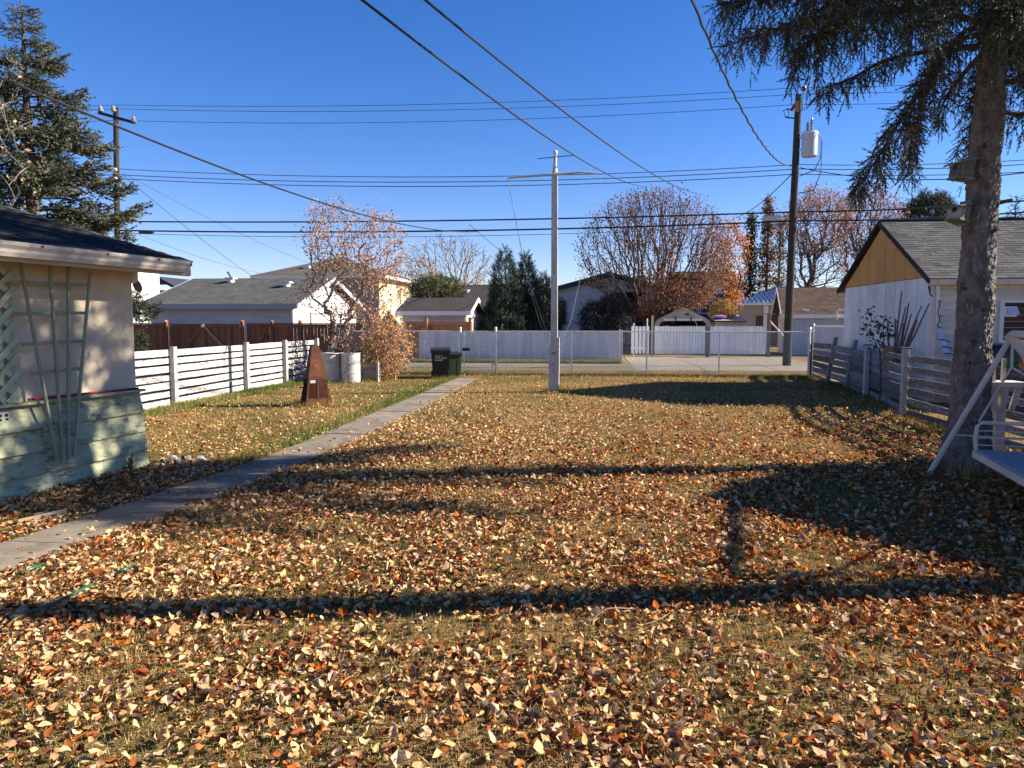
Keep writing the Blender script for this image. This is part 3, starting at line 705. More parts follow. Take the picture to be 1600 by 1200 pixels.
la = thing('lattice_panel', tuple(lbw(.05, -2.4, ZS)), 'pale green diagonal lattice panel fixed to the wall left of the trellis', 'lattice', rotz=R(-9.6))
y0l, y1l, z0l, z1l = -3.3, -1.66, ZS + .03, 2.43
for sgn, xo in ((1, .066), (-1, .046)):
    c = -6.0
    while c < 6.0:
        # line y = c + sgn*(z-z0l) clipped
        pts = []
        za, zb = z0l, z1l
        ya, yb_ = c, c + sgn * (z1l - z0l)
        def clip(yv): return z0l + (yv - c) * sgn
        if sgn > 0:
            if ya < y0l: za = clip(y0l)
            if yb_ > y1l: zb = clip(y1l)
        else:
            if ya > y1l: za = clip(y1l)
            if yb_ < y0l: zb = clip(y0l)
        if zb - za > .05:
            lp(la, 'slat', (xo, c + sgn * (za - z0l), za), (xo, c + sgn * (zb - z0l), zb), .062, .012, m_lattice, up=tuple(Vector((0, 0, 1)) ))
        c += .175
for p, q in (((.056, y1l + .012, z0l), (.056, y1l + .012, z1l)), ((.056, y0l, z1l + .012), (.056, y1l, z1l + .012))):
    pass
st = MB(); st.tube([lbw(.075, -1.58, ZS + .045), lbw(.08, -.9, ZS + .04), lbw(.078, -.27, ZS + .035)], [.013, .014, .013], 8); st.tube([lbw(.078, -.27, ZS + .035), lbw(.078, -.05, ZS + .033)], .012, 8, mi=1)
tag(st.build('red_stick', [m_red, m_black]), 'red painted stick lying on the ledge across the trellis', 'stick')

# ------------------------------------------------------------------ left white fence
FX = -9.12
lf = thing('board_fence', (FX, 17.5, 0), 'white peeling horizontal board fence along the left side of the lawn', 'fence')
pY = [11.4, 15.04, 18.41, 20.85, 23.35]
for i, yy in enumerate(pY):
    board(lf, 'post', (FX + .02, yy, -.05), (FX + .02, yy, 1.30 if i else 1.28), .13, .11, m_postwhite, up=(0, 1, 0), jit=.012)
for i in range(len(pY) - 1):
    for r_ in range(7):
        z = 1.17 - r_ * .178; w = .142 if r_ % 2 == 0 else .118
        dz = random.uniform(-.012, .012)
        yb_ = pY[i + 1] - .02 + (.35 if i == 3 else 0)
        board(lf, 'plank', (FX - .055, pY[i] + .02, z + dz), (FX - .055, yb_, z + random.uniform(-.012, .012)), w, .024, m_peel, jit=.03)
    for r_ in range(6):
        z = 1.08 - r_ * .178
        board(lf, 'added_gap_plank', (FX - .19, pY[i] + .02, z), (FX - .19, pY[i + 1] - .02, z), .12, .024, m_peelgrey, jit=.03)  # grey planks added behind the gaps to keep them dark

# ------------------------------------------------------------------ right grey fence
rp = [(7.12, 25.3), (6.95, 22.9), (6.85, 20.9), (6.66, 18.87), (5.97, 14.89), (5.92, 12.7), (5.95, 10.4), (6.1, 7.6)]
rf = thing('grey_board_fence', (6.4, 17, 0), 'leaning weathered grey board fence along the right side of the lawn', 'fence')
tops = [1.50, 1.36, 1.33, 1.26, 1.32, 1.30, 1.28, 1.28]
lean = {1: (.42, .35), 2: (.40, .30)}
for i, (x, yy) in enumerate(rp):
    lx, ly = lean.get(i, (.0, .0)); mm = m_postdark if i in (1, 2, 0) else m_postwhite
    if i == 0: mm = m_peelgrey
    board(rf, 'post', (x - .05, yy, -.05), (x - .05 + lx * .8, yy + ly, tops[i]), .12, .10, mm, up=(0, 1, 0), jit=.015, label='leaning bare dark post' if i in lean else None)
    if i >= 3: MB().box(x - .125, x + .025, yy - .08, yy + .08, tops[i] + .006, tops[i] + .03).build('post_cap', m_postdark, rf)
for i in range(len(rp) - 1):
    (xa, ya), (xb, yb_) = rp[i], rp[i + 1]
    n = 6
    sag = {0: 0, 1: -.03, 2: -.05, 3: 0, 4: 0, 5: -.02, 6: 0}[i]
    for r_ in range(n):
        if i == 4 and r_ == 2: pass
        h_ = 1.13 if i >= 3 else 1.08
        z = h_ - r_ * .205 + random.uniform(-.02, .02) * (1 if i < 3 else .5) + sag
        w = random.choice((.15, .165, .18)) if i < 3 else random.choice((.105, .115, .125))
        t1 = random.uniform(-.03, .03) * (1 if i < 3 else .4)
        board(rf, 'plank', (xa + .05, ya, z + t1), (xb + .05, yb_ + .01, z - t1 * .6), w, .024, m_peelgrey, jit=.04)

# ------------------------------------------------------------------ chain link along the lane, gate
def zigzag(mb, p, q, z0, z1, a=.045, r=.0060):
    p = Vector((*p, 0)); q = Vector((*q, 0)); d = q - p; L = d.length; d.normalize(); n = int(L / a); nv = int((z1 - z0) / a)
    for i in range(n):
        pts = []
        for k in range(nv + 1):
            s = (i + (0 if (k + i) % 2 == 0 else 1)) * a
            pts.append(p + d * s + Vector((0, 0, z0 + k * a)))
        nn = len(mb.v); side = Vector((-d.y, d.x, 0))
        for k, c in enumerate(pts):
            mb.v += [tuple(c + side * r), tuple(c - side * r * .5 + d * r * .87), tuple(c - side * r * .5 - d * r * .87)]
        for k in range(len(pts) - 1):
            for j in range(3):
                mb.f.append((nn + k*3 + j, nn + k*3 + (j+1) % 3, nn + (k+1)*3 + (j+1) % 3, nn + (k+1)*3 + j)); mb.m.append(0)
def post(o, x, y, z, r=.03, cap=True, name='post'):
    b_ = MB().lathe([(r, -.05), (r, z)], (x, y, 0), 10).build(name, m_galv, o, smooth=False)
    if cap: MB().lathe([(r * 1.15, 0), (r * 1.25, .02), (r * .9, .05), (.004, .065)], (x, y, z - .005), 10).build('post_cap', m_galv, b_)
    return b_
CY = 25.25; CZ = 1.50
cl = thing('chain_link_fence', (1, CY, 0), 'galvanised chain link fence closing the lawn off from the lane', 'fence')
for x in (-7.35, -6.68, -.8, 1.73, 4.12): post(cl, x, CY, CZ - .04, .028, False, 'line_post')
for x in (-4.66, -3.42, 7.02): post(cl, x, CY, CZ + .1, .042)
for xa, xb in ((-8.9, -4.66), (-3.42, 7.02)):
    MB().tube([(xa, CY, CZ), (xb, CY, CZ)], .022, 8).build('top_rail', m_galv, cl)
    MB().tube([(xa, CY + .01, .06), (xb, CY + .01, .06)], .004, 5).build('bottom_wire', m_galv, cl)
    m_ = MB(); zigzag(m_, (xa, CY + .035), (xb, CY + .035), .04, CZ + .035); m_.build('wire_mesh', m_wirewhite, cl, kind='stuff')
gt = thing('wire_gate', (-4.04, CY, 0), 'chain link garden gate at the end of the concrete path', 'gate')
mb = MB()
xa, xb = -4.53, -3.55
for p, q in (((xa, .10), (xb, .10)), ((xa, CZ), (xb, CZ)), ((xa, .84), (xb, .84))): mb.tube([(p[0], CY - .005, p[1]), (q[0], CY - .005, q[1])], .018, 8)
for x in (xa, xb): mb.tube([(x, CY - .005, .08), (x, CY - .005, CZ + .02)], .02, 8)
mb.build('gate_frame', m_galv, gt)
m_ = MB(); zigzag(m_, (xa, CY + .02), (xb, CY + .02), .1, CZ + .03); m_.build('wire_mesh', m_wirewhite, gt, kind='stuff')
MB().box(-4.58, -4.32, CY - .09, CY - .03, .83, .93).build('latch_box', m_black, gt)
for z in (.35, 1.2): MB().box(-3.53, -3.46, CY - .03, CY + .01, z, z + .06).build('hinge', m_galv, gt)
c2 = thing('neighbour_chain_link', (8.5, CY + .3, 0), 'taller chain link panel between the corner post and the right garage', 'fence')
MB().tube([(7.2, CY + .4, 1.68), (10.6, CY + .4, 1.68)], .022, 8).build('top_rail', m_galv, c2)
post(c2, 7.25, CY + .4, 1.72); post(c2, 10.6, CY + .4, 1.72)
m_ = MB(); zigzag(m_, (7.25, CY + .42), (10.6, CY + .42), .04, 1.70); m_.build('wire_mesh', m_wirewhite, c2, kind='stuff')

# ------------------------------------------------------------------ cedar fence, gates and the lane fences
CYF = 29.0
cf = thing('cedar_fence', (-15, CYF, 0), 'dark brown cedar fence with post caps behind the white board fence', 'fence')
def xf(px, Y=CYF): return at(px, 520, Y).x
def vboards(o, x0, x1, Y, z0, z1, m, w=.145, jit=.02, dz=.01, name='picket', t=.02, top=None):
    n = max(1, int(round((x1 - x0) / w)))
    for i in range(n):
        x = x0 + (x1 - x0) * (i + .5) / n
        board(o, name, (x, Y + random.uniform(-.004, .004), z0), (x, Y, z1 + random.uniform(-dz, dz)), (x1 - x0) / n * .955, t, m, up=(1, 0, 0), jit=jit)
for a, b_ in ((196, 259), (427, 566)):
    vboards(cf, xf(a), xf(b_), CYF, .05, 1.72, m_cedar)
    MB().box(xf(a), xf(b_), CYF - .05, CYF - .022, 1.60, 1.74).build('top_rail', m_cedar, cf)
    MB().box(xf(a), xf(b_), CYF - .07, CYF + .05, 1.745, 1.785).build('cap_rail', m_cedar, cf)
for px in (261, 380, 426, 470, 520, 566):
    x = xf(px); board(cf, 'post', (x, CYF - .05, -.05), (x, CYF - .05, 1.83), .12, .12, m_cedar, up=(1, 0, 0), jit=.01)
    MB().lathe([(.10, 0), (.10, .03), (.01, .08)], (x, CYF - .05, 1.832), 4).build('post_cap', m_cedar2 if px in (261, 380) else m_cedar, cf)
cg = thing('cedar_double_gate', (xf(320), CYF, 0), 'brown cedar double gate with two leaning braces meeting at the middle', 'gate')
for a, b_, hi in ((267, 318.5, 317), (319.5, 375, 321)):
    vboards(cg, xf(a), xf(b_), CYF, .08, 1.70, m_cedar)
    MB().box(xf(a), xf(b_), CYF - .05, CYF - .022, 1.62, 1.75).build('gate_rail', m_cedar, cg)
    lo_ = a + 14 if hi < 318 else b_ - 14
    board(cg, 'brace', (xf(hi), CYF - .06, 1.62), (xf(lo_), CYF - .06, .45), .12, .03, m_postdark if hi > 318 else m_cedar, jit=.01)
    board(cg, 'stile', (xf(hi), CYF - .04, .1), (xf(hi), CYF - .04, 1.61), .13, .03, m_cedar, up=(1, 0, 0), jit=.01)
    o_ = a if hi < 318 else b_
    board(cg, 'stile', (xf(o_), CYF - .04, .1), (xf(o_), CYF - .04, 1.61), .1, .03, m_cedar, up=(1, 0, 0), jit=.01)
mb = MB(); mb.lathe([(.07, 0), (.07, .03)], (xf(318.5), CYF - .1, 1.66), 8, axis='Y'); mb.build('latch', m_galv, cg)
c1 = thing('cedar_walk_gate', (xf(404), CYF, 0), 'narrow brown cedar gate with one brace next to the double gate', 'gate')
vboards(c1, xf(386), xf(422), CYF, .08, 1.74, m_cedar)
board(c1, 'brace', (xf(416), CYF - .05, 1.62), (xf(398), CYF - .05, .4), .12, .03, m_cedar, jit=.01)
MB().box(xf(386), xf(422), CYF - .05, CYF - .022, 1.64, 1.77).build('gate_rail', m_cedar, c1)
MB().box(xf(421) - .05, xf(421), CYF - .08, CYF - .052, 1.1, 1.3).build('handle', m_black, c1)

of = thing('orange_cedar_fence', (xf(690, 36), 35.4, 0), 'orange brown cedar fence in front of the small white shed', 'fence')
YO = 35.3
vboards(of, xf(634, YO), xf(738, YO), YO, .05, at(690, 504, YO).z, m_cedar2)
MB().box(xf(634, YO), xf(738, YO), YO - .06, YO - .022, at(690, 504, YO).z - .1, at(690, 504, YO).z + .05).build('top_rail', m_cedar2, of)
for px in (667, 735):
    board(of, 'post', (xf(px, YO), YO - .1, 0), (xf(px, YO), YO - .1, at(px, 498, YO).z), .13, .12, m_cedar2, up=(1, 0, 0), jit=.01)
    MB().lathe([(.10, 0), (.10, .03), (.01, .08)], (xf(px, YO), YO - .1, at(px, 498, YO).z), 4).build('post_cap', m_rust, of)
bf = thing('brown_lane_fence', (xf(652, 34), 34.3, 0), 'brown board fence panel seen through the chain link left of the white lane fence', 'fence')
vboards(bf, xf(633, 34.2), xf(667, 34.2), 34.2, .02, 1.52, m_cedar2)
MB().box(xf(633, 34.2), xf(667, 34.2), 34.14, 34.175, 1.2, 1.33).build('rail', m_cedar2, bf)
gf = thing('grey_lane_fence', (xf(612, 34), 34.3, 0), 'streaky grey board fence seen through the chain link beside the copper bush', 'fence')
vboards(gf, xf(575, 34.2), xf(632, 34.2), 34.25, .02, 1.35, m_greyfence, dz=.03)
MB().box(xf(575, 34.2), xf(632, 34.2), 34.19, 34.225, .9, 1.0).build('rail', m_greyfence, gf)
pl = thing('plank_stack', (xf(615, 32), 32.4, 0), 'pale timber plank lying at the foot of the grey lane fence', 'plank')
board(pl, 'plank', at(600, 565, 31.8) * 1, at(636, 562, 32.4) * 1, .16, .1, m_postwhite, jit=.02)

YA = 34.0
wf = thing('white_lane_fence', (-3.5, YA, 0), 'long weathered white board fence across the lane with a returning sunlit end', 'fence')
x0, x1 = -8.25, 1.17
vboards(wf, x0, x1, YA, .12, 1.36, m_lanefence, w=.145, dz=.03, t=.022)
for z in (.35, 1.1): MB().box(x0, x1, YA + .02, YA + .07, z, z + .09).build('rail', m_lanefence, wf)
MB().box(x0, x1, YA - .01, YA + .012, .0, .115).build('kick_board', m_postdark, wf)
for i in range(30):
    yy = YA + .1 + i * .165
    if yy > 38.9: break
    board(wf, 'picket', (x1 + .06, yy, .1), (x1 + .06, yy, 1.42), .155, .022, m_lanefence, up=(0, 1, 0), jit=.01)
YB = 39.0
pf = thing('white_picket_fence', (5.5, YB, 0), 'white picket fence set back behind the concrete pad with dark posts', 'fence')
for a, b_ in ((986, 1015), (1023, 1102), (1110, 1197)):
    xa, xb = xf(a, YB), xf(b_, YB)
    n = int((xb - xa) / .16)
    for i in range(n):
        x = xa + (xb - xa) * (i + .5) / n
        zt = 1.60 + random.uniform(-.012, .012)
        mb = MB(); w = .0745
        mb.prism([(x - w, YB, .16), (x + w, YB, .16), (x + w, YB, zt - .03), (x + w * .6, YB, zt), (x - w * .6, YB, zt), (x - w, YB, zt - .03)], (0, .022, 0))
        mb.build('picket', m_picket, pf)
    for z in (.4, 1.25): MB().box(xa, xb, YB + .03, YB + .07, z, z + .09).build('rail', m_picket, pf)
for px, zt in ((1019, 2.15), (1106, 1.6), (1201, 2.2)):
    x = xf(px, YB); board(pf, 'post', (x, YB + .02, 0), (x, YB + .02, zt), .16 if px != 1019 else .1, .12, m_postdark if px != 1019 else m_fascia, up=(1, 0, 0), jit=.01)
for px, zt in ((990, 1.75), (1011, 2.0)):
    x = xf(px, YB + 1); MB().tube([(x, YB + 1, 0), (x, YB + 1, zt)], .032, 8).build('pipe_post', m_galv, pf)
bb = thing('board_topped_post', (xf(1201, YB), YB, 2.2), 'flat grey board nailed on top of the tall fence post by the power pole', 'shelf')
p_ = at(1201, 491, YB); MB().box(p_.x - .35, p_.x + .35, YB - .2, YB + .2, 2.21, 2.25).build('shelf_board', m_peelgrey, bb)
MB().bar((p_.x + .08, YB - .05, 1.85), (p_.x + .75, YB - .6, .95), .06, .05).build('brace', m_postwhite, bb)
MB().bar((p_.x + .12, YB - .1, 1.75), (p_.x + .55, YB - .3, 1.3), .12, .03).build('flap', m_white, bb)
gl = thing('globe_lamp', (xf(982, 41), 41, 0), 'small globe lamp on a thin post beside the white bungalow porch', 'lamp')
p_ = at(981, 497, 41)
MB().tube([(p_.x, 41, 0), (p_.x, 41, p_.z - .1)], .035, 8).build('lamp_post', m_black, gl)
mb = MB(); mb.lathe([(.03, -.14), (.12, -.1), (.17, 0), (.12, .1), (.03, .14)], (p_.x, 41, p_.z), 14); mb.build('globe', m_porcw, gl, smooth=True)
MB().lathe([(.18, -.02), (.18, .02)], (p_.x, 41, p_.z), 14).build('ring', m_black, gl)

# ------------------------------------------------------------------ right garage
GX, GY0, GY1 = 7.55, 17.8, 23.55
rg = thing('white_garage', (GX, GY0, 0), 'white garage with ochre gable panels and grey shingle roof behind the right fence', 'garage')
ze, zr, gx1 = 2.86, 4.40, 15.5
gym = (GY0 + GY1) / 2; gs = (zr - ze) / (gym - GY0)
mb = MB(); mb.prism([(GX + .02, GY0 + .02, 0), (GX + .02, GY1 - .02, 0), (GX + .02, GY1 - .02, ze - .02), (GX + .02, gym, zr - .14), (GX + .02, GY0 + .02, ze - .02)], (gx1 - GX - .02, 0, 0)); mb.build('wall', m_panelwhite, rg)
npn = 9
for i in range(npn):
    ya = GY0 + .03 + (GY1 - GY0 - .06) * i / npn; yb_ = GY0 + .03 + (GY1 - GY0 - .06) * (i + 1) / npn - .022
    MB().box(GX - .022, GX + .018, ya, yb_, .05, ze - .015).build('wall_panel', m_panelwhite, rg)
    def zt(yv): return ze + min(yv - GY0, GY1 - yv) * gs - .06
    pts = [(ya, ze + .0), (yb_, ze + .0), (yb_, zt(yb_))]
    if ya < gym < yb_: pts.append((gym, zt(gym)))
    pts.append((ya, zt(ya)))
    pts = [p for p in pts if p[1] >= ze]
    if zt((ya + yb_) / 2) > ze + .05:
        mb = MB(); mb.prism([(GX - .05, a, max(b_, ze + .004)) for a, b_ in pts], (.067, 0, 0)); mb.build('gable_panel', m_ochre, rg)
MB().box(GX - .035, GX + .045, GY0 - .035, GY0 + .028, .05, ze - .03).build('corner_trim', m_white, rg)
MB().box(GX + .047, GX + .14, GY0 - .05, GY0 - .002, .05, ze - .03).build('corner_trim', m_white, rg)
n = int((ze - .28 - 1.12) / .145) + 8
for i in range(n):
    z = .10 + i * .145
    if z + .145 > ze - .2: break
    mb = MB(); mb.prism([(GX + .142, GY0 - .052, z), (GX + .142, GY0 - .003, z), (GX + .142, GY0 - .003, z + .145), (GX + .142, GY0 - .015, z + .145)], (gx1 - GX - .15, 0, 0)); mb.build('siding_board', m_whitesid, rg)
MB().box(GX + .142, gx1, GY0 - .045, GY0 - .003, ze - .17, ze - .09).build('frieze_board', m_white, rg)
ov, og = .28, .14
zo = ze - ov * gs
r1 = MB(); roof_slab(r1, (GX - og, GY0 - ov, zo + .08), (gx1, GY0 - ov, zo + .08), (gx1, gym, zr + .08), (GX - og, gym, zr + .08), .07); rfR = r1.build('roof', m_shgrey, rg)
r2 = MB(); roof_slab(r2, (gx1, GY1 + ov, zo + .08), (GX - og, GY1 + ov, zo + .08), (GX - og, gym + .004, zr + .08), (gx1, gym + .004, zr + .08), .07); r2.build('rear_roof', m_shgrey, rg)
ang = math.atan(gs); tabm = None; cnt = 0; rest_T = []
tb = MB(); tb.box(0, .325, 0, .24, 0, .014)
for r_ in range(26):
    s = r_ * .138
    yv = GY0 - ov - .02 + s * math.cos(ang); zv = zo + .085 + s * math.sin(ang)
    if yv > gym - .12: break
    for c_ in range(26):
        x = GX - og - .01 + (c_ - .5 * (r_ % 2)) * .332
        xx = max(x, GX - og - .015)
        px_ = 800 + FPX * ((xx * _cy + yv * _sy) / (-xx * _sy + yv * _cy))
        pos = Vector((xx, yv + random.uniform(-.004, .004), zv + random.uniform(0, .004)))
        if px_ < 1612 and cnt < 296:
            if tabm is None:
                ob_ = tb.build('shingle', m_shgrey, rfR, local=True); tabm = ob_.data
            else:
                ob_ = bpy.data.objects.new('shingle', tabm); link(ob_, rfR)
            ob_.matrix_basis = WM[rfR.name].inverted() @ (Matrix.Translation(pos) @ Matrix.Rotation(ang - .045 + random.uniform(-.008, .008), 4, 'X'))
            cnt += 1
        else: rest_T.append(pos)
a = ang - .045
Rr = np.tile(np.array([[1, 0, 0], [0, math.cos(a), -math.sin(a)], [0, math.sin(a), math.cos(a)]]), (len(rest_T), 1, 1))
o = scatter('shingles', tb.v, tb.f, Rr, np.array(rest_T), m_shgrey, None, parent=rfR, kind='stuff')
MB().bar((GX - og, gym, zr + .105), (gx1, gym, zr + .105), .22, .03).build('ridge_cap', m_shgrey, rg)
f = MB(); f.prism([(GX - og - .03, GY0 - ov, zo - .03), (GX - og - .03, gym, zr - .03), (GX - og - .03, gym, zr + .10), (GX - og - .03, GY0 - ov, zo + .10)], (.028, 0, 0)); f.build('barge_board', m_shdark, rg)
f = MB(); f.prism([(GX - og - .03, gym + .004, zr - .03), (GX - og - .03, GY1 + ov, zo - .03), (GX - og - .03, GY1 + ov, zo + .10), (GX - og - .03, gym + .004, zr + .10)], (.028, 0, 0)); f.build('barge_board', m_shdark, rg)
MB().prism([(GX - og, GY0 - ov - .10, zo + .07), (GX - og, GY0 - ov - .085, zo - .05), (GX - og, GY0 - ov - .004, zo - .06), (GX - og, GY0 - ov - .004, zo + .07)], (gx1 - GX, 0, 0)).build('gutter', m_creamwood, rg)
MB().box(GX + .02, gx1, GY0 - ov, GY0 - .05, ze - .085, ze - .07).build('soffit', m_ochre, rg)
ds = thing('downspout', (GX + .3, GY0 - .1, 0), 'white downspout tied with dark cord at the corner of the right garage', 'downspout')
q0 = at(1468, 432, GY0 - .15); q1 = at(1466, 446, GY0 - .1); q2 = at(1465, 508, GY0 - .1); q3 = at(1470, 524, GY0 - .2); q4 = at(1482, 556, GY0 - .6)
MB().tube([q0, (q0 + q1) / 2 + Vector((0, -.02, 0)), q1, q2], .045, 8).build('pipe', m_white, ds)
MB().tube([q2 + Vector((0, -.01, -.05)), q3, (q3 + q4) / 2, q4], [.05, .055, .06, .06], 8).build('extension', m_palebl, ds)
for t_ in (.25, .6, .92):
    c_ = q3.lerp(q4, t_); MB().tube([c_ + Vector((-.11, -.075, .02)), c_ + Vector((.0, -.09, .02)), c_ + Vector((.12, -.06, -.03))], .012, 5).build('strap', m_bluetape, ds)
sl2 = MB(); pts = [at(1467 + 1.5 * math.sin(i * 1.7), 470 + i * 6, GY0 - .17) for i in range(8)]; sl2.tube(pts, .013, 5)
for i in (0, 4, 7): sl2.tube([pts[i], pts[i] + Vector((.08, 0, .0))], .01, 5)
sl2.tube([at(1451, 446, GY0 - .1), at(1452.5, 452, GY0 - .1), at(1453, 460, GY0 - .1), at(1458, 464, GY0 - .1)], [.02, .022, .012, .012], 6)
tag(sl2.build('string_lights', m_bluetape), 'dark string of lights hanging beside the white downspout', 'lights')
wx0 = at(1566, 500, GY0).x; wz0 = at(1566, 531, GY0).z; wz1 = at(1566, 473, GY0).z
wi = MB(); fw = .09; wx1 = wx0 + 1.5
wi.box(wx0 - fw, wx1 + fw, GY0 - .075, GY0 - .042, wz1, wz1 + fw * .7); wi.box(wx0 - fw, wx1 + fw, GY0 - .08, GY0 - .042, wz0 - fw, wz0); wi.box(wx0 - fw, wx0, GY0 - .075, GY0 - .042, wz0, wz1); wi.box(wx1, wx1 + fw, GY0 - .075, GY0 - .042, wz0, wz1)
wo = wi.build('boarded_window', m_white, rg)
nb = 6
for i in range(nb):
    z = wz0 + (wz1 - wz0) * i / nb
    MB().box(wx0 + .004, wx1 - .004, GY0 - .066, GY0 - .043, z + .006, z + (wz1 - wz0) / nb - .006).build('board', m_brownply, wo)
vn = thing('wall_vent', tuple(at(1577, 487, GY0 - .1)), 'small white hooded vent on the boarded garage window', 'vent')
a_ = at(1568, 495, GY0 - .07); b_ = at(1589, 479, GY0 - .07)
MB().box(a_.x, b_.x, GY0 - .085, GY0 - .068, a_.z, b_.z).build('vent_plate', m_white, vn)
MB().prism([(a_.x + .06, GY0 - .087, b_.z - .02), (a_.x + .06, GY0 - .19, a_.z + .05), (a_.x + .06, GY0 - .087, a_.z + .05)], (b_.x - a_.x - .05, 0, 0)).build('hood', m_palebl, vn)
tp = MB(); a_ = at(1540, 571, 16.0); b_ = at(1610, 540, 16.0)
for i in range(12):
    pass
nx, nz = 14, 8; vs = []; 
for j in range(nz):
    for i in range(nx):
        u, v = i / (nx - 1), j / (nz - 1)
        x = a_.x + 3.0 * u; z = b_.z * v * (1 + .02 * math.sin(5 * u))
        vs.append((x, 16.0 - .35 * (1 - v) ** 1.5 + .05 * math.sin(9 * u + 3 * v), z))
for i in range(nx):
    u = i / (nx - 1); vs.append((a_.x + 3 * u, 17.0, b_.z * (1.0 + .02 * math.sin(7 * u))))
tp.add(vs, [(j*nx+i, j*nx+i+1, (j+1)*nx+i+1, (j+1)*nx+i) for j in range(nz) for i in range(nx-1)])
nn = len(vs) - nx
tag(tp.build('tarp_cover', m_tarp, smooth=True), 'black tarp covered load standing below the boarded garage window', 'tarp')

# bundle of sticks and the dry plant by the garage wall
bk = thing('wicker_basket', tuple(at(1387, 556, 18.3)), 'brown wicker basket holding grey sticks behind the right fence', 'basket')
p_ = at(1387, 575, 17.4); zb = .85
MB().lathe([(.09, 0), (.115, .22), (.12, .42), (.10, .42)], (p_.x, 17.4, zb), 14).build('basket_body', m_wicker, bk)
MB().lathe([(.122, .41), (.13, .425), (.122, .44)], (p_.x, 17.4, zb), 14).build('rim', m_wicker, bk)
MB().lathe([(.08, 0), (.10, .05), (.10, zb - .02)], (p_.x, 17.4, 0), 12).build('stand', m_postdark, bk)
for i, (bx, by, tx, ty) in enumerate(((1398, 550, 1409, 455), (1400, 552, 1420, 474), (1404, 552, 1440, 478), (1404, 553, 1452, 474), (1396, 552, 1399, 498), (1402, 552, 1424, 490), (1398, 552, 1415, 480), (1400, 551, 1412, 505), (1393, 550, 1387, 500), (1406, 555, 1433, 500))):
    mb = MB(); b0 = at(bx, by + 18, 17.35 + .02 * i); t0 = at(tx, ty, 17.5)
    mb.tube([b0, (b0 + t0) / 2 + Vector((random.uniform(-.03, .03), 0, 0)), t0], [.024, .022, .014], 6)
    tag(mb.build('garden_stick', m_stick), ['tallest nearly upright grey stick of the basket bundle', 'long grey stick leaning slightly right, just right of the tallest', 'long grey stick leaning well right, second from the right of the bundle', 'rightmost and most slanted grey stick of the basket bundle', 'short upright grey stick left of the tallest', 'middle grey stick of the bundle leaning slightly right', 'grey stick right behind the tallest one in the bundle', 'short thick grey stick low in the middle of the bundle', 'leftmost grey stick standing straight in the wicker basket', 'lower slanted grey stick under the two rightmost'][i], 'stick', 'sticks bundled in the basket')

# ------------------------------------------------------------------ flagpole
FPX_, FPY = -1.06, 19.15
fp = thing('flagpole', (FPX_, FPY, 0), 'tall white wooden flagpole with a cross arm in the middle of the lawn', 'flagpole')
mb = MB(); mb.prism([(FPX_-.145, FPY-.10, -.05), (FPX_+.125, FPY-.10, -.05), (FPX_+.125, FPY+.10, -.05), (FPX_-.145, FPY+.10, -.05)], (.012, 0, 1.2)); mb.prism([(FPX_-.03, FPY-.098, 1.15), (FPX_+.135, FPY-.098, 1.15), (FPX_+.135, FPY+.098, 1.15), (FPX_-.03, FPY+.098, 1.15)], (.0, 0, .28)); mb.build('base_post', m_flag, fp)
mb = MB(); mb.add([(FPX_-.085,FPY-.08,1.151),(FPX_+.085,FPY-.08,1.151),(FPX_+.085,FPY+.08,1.151),(FPX_-.085,FPY+.08,1.151),(FPX_-.085,FPY-.07,5.62),(FPX_+.065,FPY-.07,5.62),(FPX_+.065,FPY+.07,5.62),(FPX_-.085,FPY+.07,5.62)], [(0,3,2,1),(4,5,6,7),(0,1,5,4),(1,2,6,5),(2,3,7,6),(3,0,4,7)]); mb.build('mast', m_flag, fp)
MB().tube([(FPX_ - .005, FPY, 5.62), (FPX_, FPY, 5.8), (FPX_ + .005, FPY, 6.05)], [.075, .05, .042], 10).build('topmast', m_flag, fp)
MB().lathe([(.02, 0), (.055, .03), (.065, .075), (.045, .12), (.01, .14)], (FPX_ + .005, FPY, 6.05), 12).build('finial', m_galv, fp, smooth=True)
MB().tube([(-2.26, FPY - .09, 5.50), (-1.7, FPY - .09, 5.53), (FPX_, FPY - .09, 5.56), (-.4, FPY - .09, 5.60), (.13, FPY - .09, 5.55)], [.022, .028, .034, .028, .022], 8).build('cross_arm', m_flag, fp)
MB().tube([(-1.50, FPY - .06, 5.97), (-1.06, FPY - .06, 6.0), (-.60, FPY - .06, 6.03)], .011, 6).build('top_rod', m_greywire, fp)
for pts in ([(-2.26, 5.5), (-2.1, 4.7), (-1.85, 3.3), (-1.45, 1.85), (-1.1, 1.1)], [(.13, 5.53), (.05, 5.1), (-.32, 3.3), (-.62, 1.9), (-.98, 1.05)], [(-2.26, 5.5), (-2.12, 4.7), (-1.8, 3.2), (-1.36, 1.85), (-1.08, 1.2)]):
    MB().tube([(x, FPY - .1, z) for x, z in pts], .0045, 5).build('halyard', m_postwhite, fp)
for z in (.55, .75): MB().lathe([(.018, 0), (.018, .02)], (FPX_ - .02, FPY - .125, z), 8, axis='Y').build('bolt', m_porc, fp)
MB().box(FPX_ - .06, FPX_ + .06, FPY - .13, FPY - .102, 1.0, 1.05).build('cleat', m_greypaint, fp)

